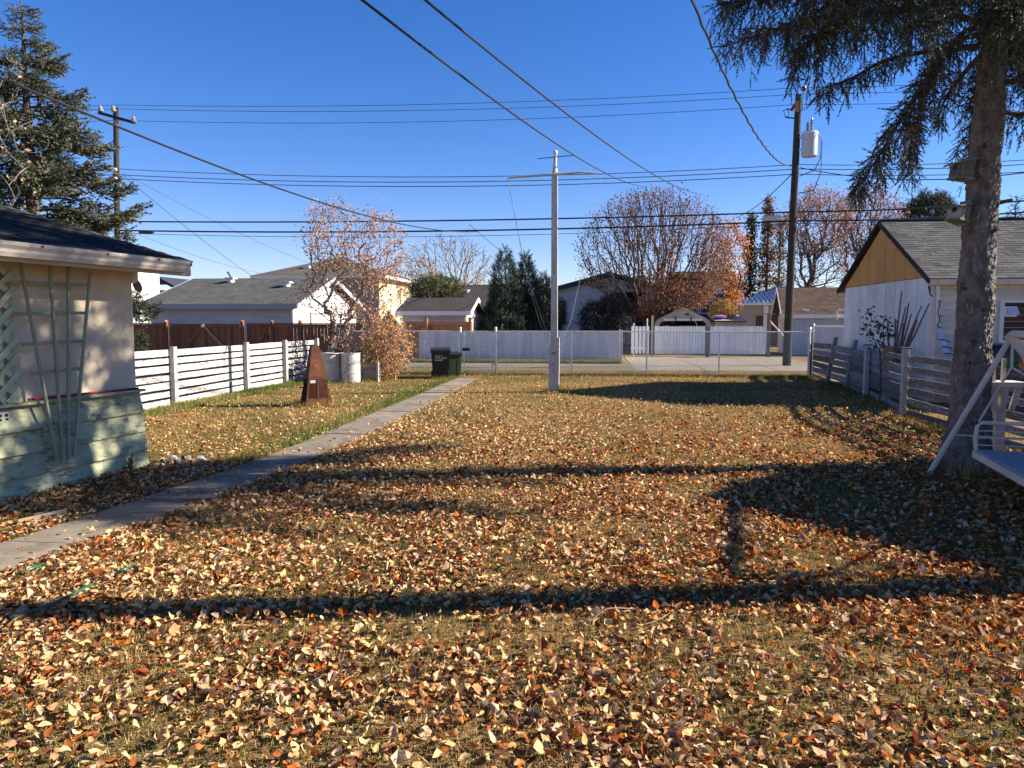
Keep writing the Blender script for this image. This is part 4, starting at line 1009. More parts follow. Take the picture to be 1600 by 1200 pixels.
# ------------------------------------------------------------------ rusty pyramid burner
py = thing('fire_pyramid', (-6.1, 15.45, 0), 'rusty steel pyramid shaped burner standing on the grass left of the path', 'burner')
A, B = Vector((-6.18, 15.12, 0)), Vector((-5.70, 15.44, 0)); e1 = B - A; e2 = Vector((-e1.y, e1.x, 0)).normalized() * e1.length
Cc, D = A + e2, B + e2; ctr = (A + D) / 2; Ht = 1.32; tops_ = .30
def up_(p, t): return p.lerp(ctr + (p - ctr) * tops_, t) + Vector((0, 0, Ht * t))
def face(name, p, q, t0, t1, m, off=0.0, a0=0.0, a1=1.0, th=.012):
    n = (q - p).cross(Vector((0, 0, 1))).normalized()
    def P(t, s): return up_(p, t).lerp(up_(q, t), s) + n * off
    mb = MB(); quad = [P(t0, a0), P(t0, a1), P(t1, a1), P(t1, a0)]; mb.prism(quad, -n * th); return mb.build(name, m, py)
for p, q, mm in ((A, B, m_rust), (Cc, A, m_darksteel), (D, Cc, m_rust), (B, D, m_rust)):  # left face in dark steel, its shade put into the colour
    face('upper_panel', p, q, .50, 1.0, mm)
    if mm is m_darksteel or p is A:
        face('frame_side', p, q, .0, .499, mm, a0=0, a1=.09 if p is A else .12); face('frame_side', p, q, 0, .499, mm, a0=.91, a1=1)
        face('sill', p, q, 0, .14 if p is A else .06, mm, a0=.092 if p is A else .122, a1=.908)
        face('lintel', p, q, .45, .498, mm, a0=.092 if p is A else .122, a1=.908)
    else: face('lower_panel', p, q, 0, .499, mm)
mb = MB(); n = (B - A).cross(Vector((0, 0, 1))).normalized()
for i in range(26):
    s = .10 + .80 * i / 25; p0 = up_(A, .14).lerp(up_(B, .14), s); p1 = up_(A, .45).lerp(up_(B, .45), s); mb.bar(p0 - n * .008, p1 - n * .008, .006, .004)
for i in range(16):
    t = .15 + .30 * i / 15; mb.bar(up_(A, t).lerp(up_(B, t), .1) - n * .006, up_(A, t).lerp(up_(B, t), .9) - n * .006, .004, .006)
mb.build('mesh_screen', m_rust, py, kind='stuff')
face('centre_bar', A, B, .14, .45, m_darksteel, off=.004, a0=.46, a1=.54)
face('tin_plate', A, B, .39, .44, m_drum, off=.006, a0=.12, a1=.40, th=.004)
for i in range(3):
    s = .3 + .2 * i; face('grille_bar', Cc, A, .06, .45, m_darksteel, a0=s, a1=s + .04)
q_ = up_(Cc, .3); mb = MB(); mb.tube([q_, q_ + Vector((-.08, -.03, 0))], .015, 6); mb.build('handle', m_darksteel, py)
mb = MB(); tp_ = [up_(p, 1.0) for p in (A, B, D, Cc)]; mb.prism([p + Vector((0, 0, -.03)) for p in tp_], (0, 0, .02)); mb.build('top_cap', m_darksteel, py)

# ------------------------------------------------------------------ drums and the crate
def drum(x, y, m, label, h=.9, r=.285, dent=0):
    d = thing('steel_drum', (x, y, 0), label, 'drum', 'old white drums by the copper leaved tree')
    prof = [(r - .01, 0), (r, .015), (r, .29), (r + .012, .305), (r, .32), (r, .59), (r + .012, .605), (r, .62), (r, h - .02)]
    mb = MB(); mb.lathe(prof, (x, y, 0), 28)
    if dent:
        vv = []
        for p in mb.v:
            v = Vector(p) - Vector((x, y, 0)); k_ = math.exp(-((v.z - .8) / .16) ** 2) * max(0, math.cos(math.atan2(v.y, v.x) + 1.1)) ** 2
            vv.append(tuple(Vector((x, y, 0)) + Vector((v.x * (1 - .14 * k_), v.y * (1 - .14 * k_), v.z - .03 * k_))))
        mb.v = vv
    mb.build('body', m, d, smooth=False)
    r2 = MB(); r2.lathe([(r - .02, h - .03), (r + .012, h - .025), (r + .014, h), (r - .005, h + .004), (r - .02, h - .02)], (x, y, 0), 28); r2.build('rim', m, d)
    MB().lathe([(r - .03, h - .12), (r - .025, h - .1)], (x, y, 0), 20).build('fill', m_darksteel, d)
drum(-7.93, 21.5, m_drum, 'dented off white steel drum, the left one of the pair by the fence end', dent=1)
drum(-7.35, 21.55, m_drum2, 'speckled white steel drum with flaking paint, the right one of the pair')
cr = thing('wooden_crate', (-6.85, 21.9, 0), 'low dark crate with a pale top board beside the speckled drum', 'crate')
for i in range(4): board(cr, 'slat', (-7.08, 21.75, .07 + i * .11), (-6.62, 21.75, .07 + i * .11), .10, .02, m_postdark, jit=.02)
board(cr, 'top_board', (-7.1, 21.74, .52), (-6.58, 21.74, .52), .13, .024, m_conc, jit=.01)
for x in (-7.08, -6.60): board(cr, 'side_board', (x, 21.77, .3), (x, 22.3, .3), .56, .024, m_postdark, jit=.01)
board(cr, 'corner_post', (-6.57, 21.74, 0), (-6.57, 21.74, .62), .06, .06, m_postwhite, up=(1, 0, 0), jit=.01)
lp_ = thing('leaning_lath', (-6.2, 22.9, 0), 'short pale stake standing in the copper bush by the chain link', 'stake')
board(lp_, 'stake', (-6.28, 22.6, 0), (-6.26, 22.6, .52), .06, .04, m_postwhite, up=(1, 0, 0), jit=.01)

# ------------------------------------------------------------------ wheeled bins
def cart(x, y, rot, mb_, ml, label, s=1.0, logo=False):
    c = thing('wheeled_bin', (x, y, 0), label, 'bin', 'wheeled bins by the gate', rotz=rot)
    W, Dp, H = .29 * s, .30 * s, .95 * s
    m = MB(); b = [(-W*.80, -Dp*.78), (W*.80, -Dp*.78), (W*.80, Dp*.70), (-W*.80, Dp*.70)]; t = [(-W, -Dp), (W, -Dp), (W, Dp), (-W, Dp)]
    m.add([(a, q, .04*s) for a, q in b] + [(a, q, H*.90) for a, q in t], [(0,3,2,1),(4,5,6,7),(0,1,5,4),(1,2,6,5),(2,3,7,6),(3,0,4,7)])
    m.box(-W - .015, W + .015, -Dp - .015, Dp + .02, H * .86, H * .93)
    m.build('body', mb_, c, local=True)
    m = MB(); m.add([(-W-.03,-Dp-.05,H*.935),(W+.03,-Dp-.05,H*.935),(W+.03,Dp+.06,H*.935),(-W-.03,Dp+.06,H*.935),(-W-.02,-Dp-.02,H*.985),(W+.02,-Dp-.02,H*.985),(W+.01,Dp+.03,H*1.03),(-W-.01,Dp+.03,H*1.03)], [(0,3,2,1),(4,5,6,7),(0,1,5,4),(1,2,6,5),(2,3,7,6),(3,0,4,7)]); m.build('lid', ml, c, local=True)
    MB().tube([(-W*.8, Dp + .03, H*.9), (-W*.8, Dp + .12, H*.95), (W*.8, Dp + .12, H*.95), (W*.8, Dp + .03, H*.9)], .016, 6).build('handle', ml, c, local=True)
    for sx in (-1, 1):
        w = MB(); x0 = sx * W * .86; w.lathe([(.115*s, -.03), (.13*s, -.022), (.13*s, .022), (.115*s, .03)], (x0, Dp*.80, .13*s), 18, axis='X'); wo_ = w.build('wheel', m_rubber, c, local=True)
        MB().lathe([(.07*s, -.034), (.07*s, .034)], (x0, Dp*.80, .13*s), 12, axis='X').build('rim', ml, wo_, local=True)
    MB().tube([(-W*.8, Dp*.80, .13*s), (W*.8, Dp*.80, .13*s)], .014, 6).build('axle', ml, c, local=True)
    for a in (-.5, .5): m_ = MB(); m_.bar((a*W, -Dp*.80, .12*s), (a*W*1.1, -Dp*.985, H*.84), .03, .012, up=(0, -1, 0)); m_.build('moulded_rib', mb_, c, local=True)
    if logo:
        lg = MB(); wl = plain('white print', (.62, .62, .62), .6)
        def yf(z): return -Dp * (.78 + .22 * (z - .04*s) / (H*.9 - .04*s)) - .006
        z0, z1, xa, xb = .60, .76, -.17, .06
        for (a, z_a, b_, z_b) in ((xa, z0, xb, z0), (xa, z1, xb, z1), (xa, z0, xa, z1), (xb, z0, xb, z1), (xa + .03, .65, xb - .03, .65), (xa + .05, .69, xb - .06, .69), (xa + .03, .72, xb - .08, .72), (.09, .66, .09, .70), (.12, .66, .12, .69), (.15, .66, .15, .70), (.09, .68, .18, .68)):
            lg.bar((a, yf(z_a), z_a), (b_, yf(z_b), z_b), .003, .012, up=(0, 0, 1) if abs(z_a - z_b) < .001 else (1, 0, 0))
        lg.build('logo', wl, c, local=True)
    return c
cart(-4.98, 23.4, R(14), m_black, m_binlid, 'black wheeled bin with white printed mark standing left of the gate', 1.02, True)
cart(-4.70, 24.0, R(22), m_bingreen, m_binlid, 'smaller green wheeled bin tucked behind the black bin', .86)

# ------------------------------------------------------------------ garden swing
sw = thing('garden_swing', (4.6, 8, 0), 'cream metal garden swing frame with blue grey platform in front of the spruce', 'swing')
u_ = Vector((-.18, -.984, 0)).normalized(); w_ = Vector((.984, -.18, 0)).normalized()
apA = Vector((4.80, 9.13, 1.68)); apB = apA + u_ * 3.35
mA = lambda o_, n_, pts, r: MB().tube(pts, r, 10).build(n_, m_swing, o_)
for ap in (apA, apB):
    for sg in (-1, 1):
        foot = Vector((ap.x, ap.y, 0)) + w_ * (.80 * sg); mA(sw, 'leg', [ap + w_ * (.02 * sg) + Vector((0, 0, -.02)), foot], .032)
    MB().bar(ap + w_ * -.05 + Vector((0, 0, .02)), ap + w_ * .13 + u_ * .02 + Vector((0, 0, -.20)), .07, .10).build('bracket', m_swing, sw)
    mA(sw, 'leg_brace', [Vector((ap.x, ap.y, .5)) - w_ * .555, Vector((ap.x, ap.y, .48)) + w_ * .555], .01)
mA(sw, 'top_bar', [apA - u_ * .03 + Vector((0, 0, .02)), apB + u_ * .03 + Vector((0, 0, .02))], .042)
gA = Vector((4.20, 8.58, 0))
Lg, Wg = 1.95, 1.25
def gp(a, b_, z): return gA + u_ * a + w_ * b_ + Vector((0, 0, z))
mb = MB(); mb.prism([gp(0, 0, .40), gp(0, Wg, .40), gp(Lg, Wg, .40), gp(Lg, 0, .40)], (0, 0, .035)); mb.build('platform', m_mat, sw)
mb = MB()
for a, b_ in ((gp(-.02, -.02, .385), gp(-.02, Wg + .02, .385)), (gp(Lg + .02, -.02, .385), gp(Lg + .02, Wg + .02, .385)), (gp(0, -.02, .385), gp(Lg, -.02, .385)), (gp(0, Wg + .02, .385), gp(Lg, Wg + .02, .385))): mb.bar(a, b_, .035, .07)
mb.build('platform_frame', m_swing, sw)
for i in range(1, 6): MB().bar(gp(Lg * i / 6, 0, .439), gp(Lg * i / 6, Wg, .439), .012, .006).build('batten', m_mat, sw)
for a in (0, Lg):
    sg = -1 if a == 0 else 1
    o_ = sg * .06
    MB().tube([gp(a, 0, .40), gp(a + o_, .0, .55), gp(a + o_ * 1.2, .02, .69), gp(a + o_, .06, .73), gp(a + o_, Wg - .06, .73), gp(a + o_ * 1.2, Wg - .02, .69), gp(a + o_, Wg, .55), gp(a, Wg, .40)], .022, 8).build('end_rail', m_swing, sw)
    for z in (.48, .56, .64): MB().tube([gp(a + o_ * .9, .01, z), gp(a + o_ * .9, Wg - .01, z)], .007, 6).build('rail_bar', m_swing, sw)
    ap = apA if a == 0 else apB
    pv = ap + Vector((0, 0, -.36)) - u_ * (sg * .02)
    MB().tube([ap + Vector((0, 0, -.05)), pv], .016, 8).build('hanger', m_swing, sw)
    for b_ in (.03, Wg - .03): MB().tube([pv, gp(a + o_, b_, .745)], .012, 8).build('swing_arm', m_swing, sw)
# feeder post behind the swing
fd = thing('feeder_table', (5.12, 9.95, 0), 'cream wooden feeder post with bracketed tray behind the swing', 'feeder')
fx, fy = 5.12, 9.95
MB().box(fx - .055, fx + .055, fy - .055, fy + .055, 0, 1.03).build('post', m_creamwood, fd)
for dx_ in (-.10, .0, .10): MB().prism([(fx + dx_ - .03, fy - .09, .72), (fx + dx_ + .03, fy - .09, .72), (fx + dx_ * 1.6 + .04, fy - .13, 1.03), (fx + dx_ * 1.6 - .04, fy - .13, 1.03)], (0, .03, 0)).build('bracket', m_creamwood, fd)
MB().box(fx - .22, fx + .24, fy - .2, fy + .2, 1.033, 1.09).build('tray', m_creamwood, fd)
for dx_ in (-.10, .02): MB().box(fx + dx_ - .022, fx + dx_ + .022, fy - .03, fy + .01, 1.093, 1.38).build('upright', m_creamwood, fd)
cl_ = MB(); a_ = at(1568, 562, 9.9)
for i, (c0, mi) in enumerate(((0, 0), (.14, 1), (.28, 0), (.42, 1))):
    cl_.prism([(a_.x + c0, 9.8, 1.36), (a_.x + c0 + .14, 9.8, 1.37), (a_.x + c0 + .14, 9.83, 1.30 - .03 * (i % 2)), (a_.x + c0 + .07, 9.83, 1.26), (a_.x + c0, 9.83, 1.30 - .03 * ((i + 1) % 2))], (0, .02, 0), mi)
cl_.box(a_.x, a_.x + .56, 9.75, 9.795, 1.355, 1.375, 0)
tag(cl_.build('striped_cloth', [m_gcloth, m_orange]), 'green and orange cloth draped on the feeder uprights behind the swing', 'cloth')
# nest boxes
def nest(px, py, Yb, sz, tilt, mm, mf, label):
    c = at(px, py, Yb); w, d, h = sz
    o = thing('nest_box', tuple(c), label, 'birdhouse', 'birdhouses on the spruce trunk')
    rm = Matrix.Translation(c) @ Matrix.Rotation(R(tilt[2]), 4, 'Z') @ Matrix.Rotation(R(tilt[1]), 4, 'Y') @ Matrix.Rotation(R(tilt[0]), 4, 'X')
    def P(mb): mb.v = [tuple(rm @ Vector(p)) for p in mb.v]; return mb
    P(MB().add([(-w/2+.014,-d/2,-h/2),(w/2,-d/2,-h/2),(w/2,d/2,-h/2),(-w/2+.014,d/2,-h/2),(-w/2+.014,-d/2,h/2-.03),(w/2,-d/2,h/2+.03),(w/2,d/2,h/2+.03),(-w/2+.014,d/2,h/2-.03)], [(0,3,2,1),(4,5,6,7),(0,1,5,4),(1,2,6,5),(2,3,7,6),(3,0,4,7)])).build('box_side', mm, o)
    f = P(MB().box(-w/2, -w/2+.012, -d/2-.005, d/2+.005, -h/2-.01, h/2-.035)).build('front', mf, o)
    P(MB().lathe([(.032, -.003), (.032, .002)], (-w/2, 0, h*.12), 14, axis='X')).build('entrance_hole', m_black, f)
    P(MB().bar((-w/2-.07, 0, h/2-.042), (w/2+.01, 0, h/2+.045), d+.05, .018)).build('lid', mm, o)
    P(MB().box(-w/2-.02, w/2+.01, -d/2-.012, d/2+.012, -h/2-.026, -h/2-.003)).build('floor', mm, o)
    P(MB().box(w/2+.003, w/2+.022, -d/2+.02, d/2-.02, -h/2-.05, h/2+.09)).build('mount_board', mm, o)
    P(MB().box(-w/2+.02, -w/2+.05, -d/2-.014, -d/2-.002, -h/2, h/2-.05)).build('batten', mm, o)
nest(1503, 266, 9.62, (.19, .17, .18), (0, 6, 12), m_boxgreen, m_boxgreen, 'dark weathered birdhouse, the upper of two on the spruce trunk')
nest(1498, 333, 9.62, (.18, .17, .165), (0, 10, 34), m_boxgreen, m_boxpale, 'birdhouse with pale front, the lower of two on the spruce trunk')
nb_ = MB(); nb_.box(4.70, 4.765, 9.565, 9.592, 4.62, 5.12); tag(nb_.build('nailed_plank', m_postdark), 'dark plank nailed upright high on the spruce trunk', 'plank')

# ------------------------------------------------------------------ off-frame neighbour shed whose shade lies on the lawn
ns = thing('neighbour_shed', (8.5, 8.2, 0), 'plain neighbour shed beyond the right fence', 'shed')
mb = MB(); mb.prism([(6.95, 6.4, 0), (6.95, 10.0, 0), (6.95, 10.0, 2.2), (6.95, 8.75, 2.86), (6.95, 6.4, 1.98)], (3.2, 0, 0)); mb.build('wall', m_whitesid, ns)
mb = MB(); mb.prism([(6.8, 6.2, 1.98), (6.8, 8.75, 2.93), (6.8, 8.75, 3.01), (6.8, 6.2, 2.06)], (3.5, 0, 0)); mb.prism([(6.8, 8.754, 2.93), (6.8, 10.2, 2.17), (6.8, 10.2, 2.25), (6.8, 8.754, 3.01)], (3.5, 0, 0)); mb.build('roof', m_shgrey, ns)
MB().box(8.0, 8.9, 6.35, 6.395, 0, 1.9).build('door', m_cedar, ns)

# ------------------------------------------------------------------ poles, transformer, wires
PP = Vector((7.95, 31.5, 0))
pp = thing('utility_pole', tuple(PP), 'weathered wooden power pole carrying a transformer, right of the chain link', 'pole')
MB().tube([(7.88, 31.5, -.1), (7.93, 31.5, 5), (8.01, 31.5, 10.9)], [.175, .15, .125], 14).build('pole', m_pole, pp)
for z in (10.0, 8.6, 7.2): MB().tube([(7.7, 31.4, z - 0.02), (7.66, 31.4, z)], .02, 5).build('step_bolt', m_galv, pp)
tf = thing('transformer', (8.5, 31.4, 9.2), 'grey can transformer hung on the right power pole', 'transformer')
q = at(1265, 226, 31.3); qt = at(1265, 206, 31.3).z; qb = at(1265, 245, 31.3).z
MB().lathe([(.27, qb), (.30, qb + .03), (.30, qt - .04), (.27, qt), (.1, qt + .04)], (q.x, 31.3, 0), 24).build('tank', m_steelgrey, tf, smooth=False)
MB().lathe([(.315, qt - .1), (.315, qt - .04)], (q.x, 31.3, 0), 24).build('lid_band', m_galv, tf)
for dx_, hh in ((-.1, .35), (.06, .5)):
    pr = [(.03, 0)]
    for i in range(5): pr += [(.065, hh * (i + .3) / 5), (.035, hh * (i + .8) / 5)]
    MB().lathe(pr + [(.02, hh + .04)], (q.x + dx_, 31.3, qt), 10).build('bushing', m_porcw, tf)
for z in (qb + .25, qt - .25): MB().box(8.05, q.x - .27, 31.25, 31.35, z, z + .08).build('mount_arm', m_galv, tf)
MB().tube([(q.x + .31, 31.2, qt - .15), (q.x + .42, 31.2, qt - .3), (q.x + .40, 31.2, qb - .1), (q.x + .2, 31.2, qb - .55), (8.1, 31.3, qb - .75)], .018, 5).build('lead', m_wire, tf)
MB().tube([(q.x + .33, 31.25, qt - .1), (q.x + .47, 31.25, qt - .4), (q.x + .46, 31.25, qb - .6), (q.x + .2, 31.25, qb - 1.35), (8.1, 31.35, qb - 1.4)], .018, 5).build('lead', m_wire, tf)
co = thing('fuse_cutout', (7.6, 31.4, 10), 'dark fuse cutout on a bracket near the top of the right power pole', 'fuse')
a_ = at(1229, 177, 31.3)
MB().tube([at(1243, 163, 31.4), at(1237, 172, 31.35)], .07, 8).build('porcelain', m_porc, co)
MB().tube([at(1244, 185, 31.4), at(1233, 184, 31.35), at(1227, 183, 31.3)], .03, 6).build('bracket', m_greywire, co)
MB().tube([at(1238, 173, 31.3), at(1231, 170, 31.3), at(1224, 173, 31.3), at(1228, 184, 31.3), at(1233, 180, 31.3), at(1231, 171, 31.3)], .022, 6).build('fuse_tube', m_greywire, co)
MB().box(7.83, 7.98, 31.25, 31.3, at(1245, 175, 31.3).z, at(1245, 158, 31.3).z).build('mount_plank', m_cedar2, co)
for px, yv in ((1247, 150), (1256, 138)):
    p_ = at(px, yv, 31.45); ins = thing('insulator', tuple(p_), 'brown pin insulator on the tip of the right power pole' if px == 1247 else 'brown pin insulator on a raised rod beside the right pole tip', 'insulator')
    MB().lathe([(.03, 0), (.10, .02), (.11, .07), (.06, .09), (.08, .12), (.07, .17), (.02, .2)], (p_.x, 31.45, p_.z - .1), 12).build('porcelain', m_porc, ins)
    MB().tube([(p_.x, 31.45, p_.z - .08), (p_.x - .03 if px > 1250 else p_.x, 31.45, p_.z - (.9 if px > 1250 else .3))], .018, 6).build('pin', m_greywire, ins)
LP = at(184, 400, 31.5)
lpn = thing('far_utility_pole', (LP.x, 31.5, 0), 'thinner wooden power pole with cross arm beyond the left spruce', 'pole')
q = at(181, 168, 31.5)
MB().tube([(LP.x + .02, 31.5, -.1), (LP.x, 31.5, 5), (q.x, 31.5, q.z)], [.15, .13, .11], 12).build('pole', m_pole, lpn)
ca, cb = at(154, 176, 31.3), at(211, 192, 31.3)
MB().bar(ca, cb, .1, .12).build('cross_arm', m_pole, lpn)
MB().tube([at(178, 188, 31.3), at(186, 200, 31.3), at(192, 190, 31.25)], .02, 5).build('arm_brace', m_galv, lpn)
for px, yv in ((157, 172), (209, 189), (177, 172)):
    p_ = at(px, yv, 31.3); ii = MB(); ii.lathe([(.03, -.05), (.11, 0), (.12, .08), (.07, .1), (.09, .14), (.07, .2), (.02, .24)], (p_.x, 31.3, p_.z - .04), 12); ii.build('insulator', m_porcw, lpn)
for yv in (265, 272, 279): p_ = at(183, yv, 31.35); MB().lathe([(.05, -.06), (.09, 0), (.05, .06)], (p_.x - .05, 31.3, p_.z), 8).build('spool', m_galv, lpn)

def wire(p, q, sag, r, label, m=None, n=14, pts=None, group='overhead cables'):
    if pts is None:
        p, q = Vector(p), Vector(q)
        pts = [p.lerp(q, i / n) + Vector((0, 0, -4 * sag * (i / n) * (1 - i / n))) for i in range(n + 1)]
    return tag(MB().tube(pts, r, 6).build('cable', m or m_wire), label, 'cable', group)
Yp = 31.5
def span(ly, ry, sag, r, lab, m=None, yr2=None):
    """left pole to right pole at pixel heights, then on past both"""
    a = at(184, ly, Yp); b_ = at(1247, ry, Yp); n = 16; d = b_ - a
    pts = [a - Vector((9, 0, .12 * 9 / 28))]
    pts += [a.lerp(b_, i / n) + Vector((0, 0, -4 * sag * (i / n) * (1 - i / n))) for i in range(n + 1)]
    e = at(1620, yr2 if yr2 else ry, Yp)
    pts += [b_.lerp(e, i / 6) + Vector((0, 0, -4 * .1 * (i / 6) * (1 - i / 6))) for i in range(1, 7)]
    return wire(None, None, 0, r, lab, m, pts=pts)
span(164, 137, .30, .011, 'topmost thin power line between the two poles', m_greywire, 120)
span(170, 147, .34, .011, 'thin power line just under the topmost one', m_greywire, 130)
span(188, 163, .36, .011, 'third thin power line down, passing the fuse bracket', m_greywire, 150)
span(264, 257, .42, .015, 'upper of the three low voltage lines joining the poles', m_greywire, 249)
span(273, 264, .42, .017, 'middle of the three low voltage lines joining the poles', m_greywire, 256)
span(279, 272, .42, .017, 'lowest of the three low voltage lines joining the poles', m_greywire, 268)
span(346, 331, .16, .033, 'upper thick communications cable crossing the whole view', m_wire, 312)
span(360, 345, .22, .036, 'lower thick communications cable crossing the whole view', m_wire, 330)
span(364, 349, .34, .012, 'thin messenger line just under the lower communications cable', m_greywire, 336)
wire(at(-60, 95, 8.0), at(745, 362, 31.3), .55, .017, 'thick service cable sloping down from the upper left over the far pole', n=20)
wire(at(540, -20, 8.0), at(1012, 292, 44), .5, .017, 'left of two service cables descending to the big elm', n=20)
wire(at(640, -20, 9.0), at(1098, 304, 44), .5, .017, 'right of two service cables descending to the big elm', n=20)
a = at(1065, -40, 12.0); b_ = at(1236, 259, 31.4); pts = []
n = 60
for i in range(n + 1):
    t = i / n; p = a.lerp(b_, t) + Vector((0, 0, -4 * .75 * t * (1 - t))); pts.append(p + Vector((.012 * math.sin(i * 2.1), 0, .012 * math.cos(i * 2.1))))
wire(None, None, 0, .024, 'twisted service cable hanging from the top right to the right power pole', pts=pts)
wire(at(1237, 272, 31.4), at(1150, 340, 52), .25, .02, 'service cable running down left from the right power pole')
wire(at(1250, 262, 31.4), at(1680, 258, 24), .45, .018, 'twisted cable leaving the right power pole towards the spruce')
wire(at(190, 272, 31.4), at(410, 442, 52), .2, .014, 'steeper service cable falling right from the far left pole', m_greywire)
wire(at(192, 270, 31.4), at(520, 425, 52), .3, .010, 'long faint service cable falling right from the far left pole', m_greywire)
wire(at(205, 362, 31.4), at(440, 432, 52), .3, .010, 'faint low cable from the far left pole to the taupe roof', m_greywire)
wire(at(733, 350, 31.4), at(800, 405, 40), .05, .014, 'short drop cable falling to the dark juniper', m_greywire)
for px, yv, lab in ((1205, 341, 'grey splice case on the lower cable left of the power pole'), (1340, 322, 'grey splice case on the upper cable right of the power pole')):
    p_ = at(px, yv, 31.42); tag(MB().box(p_.x - .32, p_.x + .32, 31.35, 31.55, p_.z - .09, p_.z + .09).build('splice_case', m_steelgrey), lab, 'splice case')
p_ = at(229, 363, 31.42); tag(MB().tube([p_ - Vector((.35, 0, 0)), p_, p_ + Vector((.35, 0, 0))], [.05, .09, .05], 8).build('splice_case', m_greywire), 'dark splice case on the lower cable near the far left pole', 'splice case')
# ------------------------------------------------------------------ vegetation
def leaf_quad(l=1.0, w=.5):
    return ([(0, 0, 0), (l*.5, w/2, .12*l), (l, 0, .0), (l*.5, -w/2, .12*l)], [(0, 1, 2), (0, 2, 3)])
def grow_to(base_pts, targets, kpath=.25, bend=.12, seed=0, up=.15, stepn=4):
    """skeleton: every target is joined to the nearest node; returns node list, parents, chains"""
    r = random.Random(seed)
    P = [np.array(p, float) for p in base_pts]; par = [-1] + list(range(len(base_pts) - 1)); pl = [0.0]
    for i in range(1, len(P)): pl.append(pl[-1] + np.linalg.norm(P[i] - P[i-1]))
    chains = [list(range(len(P)))]
    arr = np.zeros((len(P) + len(targets) * stepn, 3)); arr[:len(P)] = P; pla = np.zeros(len(arr)); pla[:len(pl)] = pl; n = len(P)
    root = arr[len(P) - 1].copy()
    order = np.argsort(np.linalg.norm(np.asarray(targets) - root, axis=1) + np.array([r.uniform(0, .3) for _ in targets]))
    for ti in order:
        t = np.asarray(targets[ti]); d = np.linalg.norm(arr[:n] - t, axis=1)
        low = np.maximum(0, arr[:n, 2] - t[2]) * .6
        j = int(np.argmin(d + kpath * pla[:n] + low))
        a = arr[j]; L = d[j]
        if L < .02: continue
        ch = [j]; prev = j
        side = np.array([r.gauss(0, 1), r.gauss(0, 1), r.gauss(0, .6)]) * bend * L
        for k in range(1, stepn + 1):
            f = k / stepn; p = a * (1 - f) + t * f + side * math.sin(math.pi * f) * .6 + np.array([0, 0, 1.0]) * up * L * math.sin(math.pi * f) * .5
            arr[n] = p; pla[n] = pla[prev] + np.linalg.norm(p - arr[prev]); par.append(prev); ch.append(n); prev = n; n += 1
        chains.append(ch)
    cnt = np.zeros(n); has = np.zeros(n, bool)
    for i in range(n):
        if par[i] >= 0: has[par[i]] = True
    cnt[~has] = 1
    for i in range(n - 1, 0, -1):
        if par[i] >= 0: cnt[par[i]] += cnt[i]
    return arr[:n], par, chains, cnt
def deciduous(name, base, targets, label, bark, leafcols, n_leaf, leaf_size, tip_r=.008, expo=.48, kpath=.25, base_pts=None, seed=1, leaf_w=None, group=None, spread=.25, up=.15, cat='tree', leaf_filter=None, thick=.05, bend=.12):
    tr_ = thing(name, tuple(base), label, cat, group)
    base = Vector(base)
    bp = base_pts or [base, base + Vector((0, 0, .5)), base + Vector((0, 0, 1.0))]
    arr, par, chains, cnt = grow_to(bp, targets, kpath, seed=seed, up=up, bend=bend)
    tk, tw = MB(), MB()
    for ch in chains:
        rs = [tip_r * max(1, cnt[i]) ** expo for i in ch]
        if len(ch) > 1 and ch[0] != 0: rs[0] = min(rs[0], rs[1] * 1.15)
        big = rs[0] > thick
        (tk if big else tw).tube([arr[i] for i in ch], rs, 8 if big else (5 if rs[0] > .02 else 3), cap=False)
    if tk.v: tk.build('trunk', bark, tr_, smooth=True)
    cr_ = tw.build('crown', bark, tr_)
    if n_leaf:
        ends = np.array([arr[c] for ch in chains[1:] for c in ch[1:]])
        w = np.array([1.0 / max(1, cnt[c]) for ch in chains[1:] for c in ch[1:]]) ** 1.0
        if leaf_filter is not None:
            w = w * np.array([leaf_filter(p) for p in ends])
        idx = rng.choice(len(ends), n_leaf, p=w / w.sum())
        T = ends[idx] + rng.normal(0, spread * .5, (n_leaf, 3))
        D = rng.normal(0, 1, (n_leaf, 3)); D[:, 2] -= .5
        v, f = leaf_quad(1, .6)
        cols = palette(leafcols, n_leaf, .25, leaf_w)
        scatter('leaves', v, f, frames(D, rng.uniform(0, 6.28, n_leaf), leaf_size * rng.uniform(.6, 1.3, n_leaf)), T, m_treeleaf, cols, parent=tr_).data.name = 'leaves'
    return tr_
def pts_in(cx, cy, cz, rx, ry, rz_, n, shell=.0, seed=0):
    r = np.random.default_rng(seed); d = r.normal(0, 1, (n, 3)); d /= np.linalg.norm(d, axis=1, keepdims=True)
    q = (shell + (1 - shell) * r.uniform(0, 1, n) ** (1 / 3))[:, None]
    return np.array([cx, cy, cz]) + d * q * np.array([rx, ry, rz_])
def lobes(px0, px1, py0, py1, Y, depth, n, shell=.0, seed=0):
    a = at(px0, py1, Y); b_ = at(px1, py0, Y)
    return pts_in((a.x + b_.x) / 2, Y, (a.z + b_.z) / 2, abs(b_.x - a.x) / 2, depth, abs(b_.z - a.z) / 2, n, shell, seed)

COPPER = [(.42, .20, .10), (.50, .27, .15), (.33, .15, .075), (.56, .36, .22), (.26, .12, .065)]
RUSSET = [(.24, .095, .045), (.31, .13, .06), (.17, .07, .04), (.40, .19, .09)]
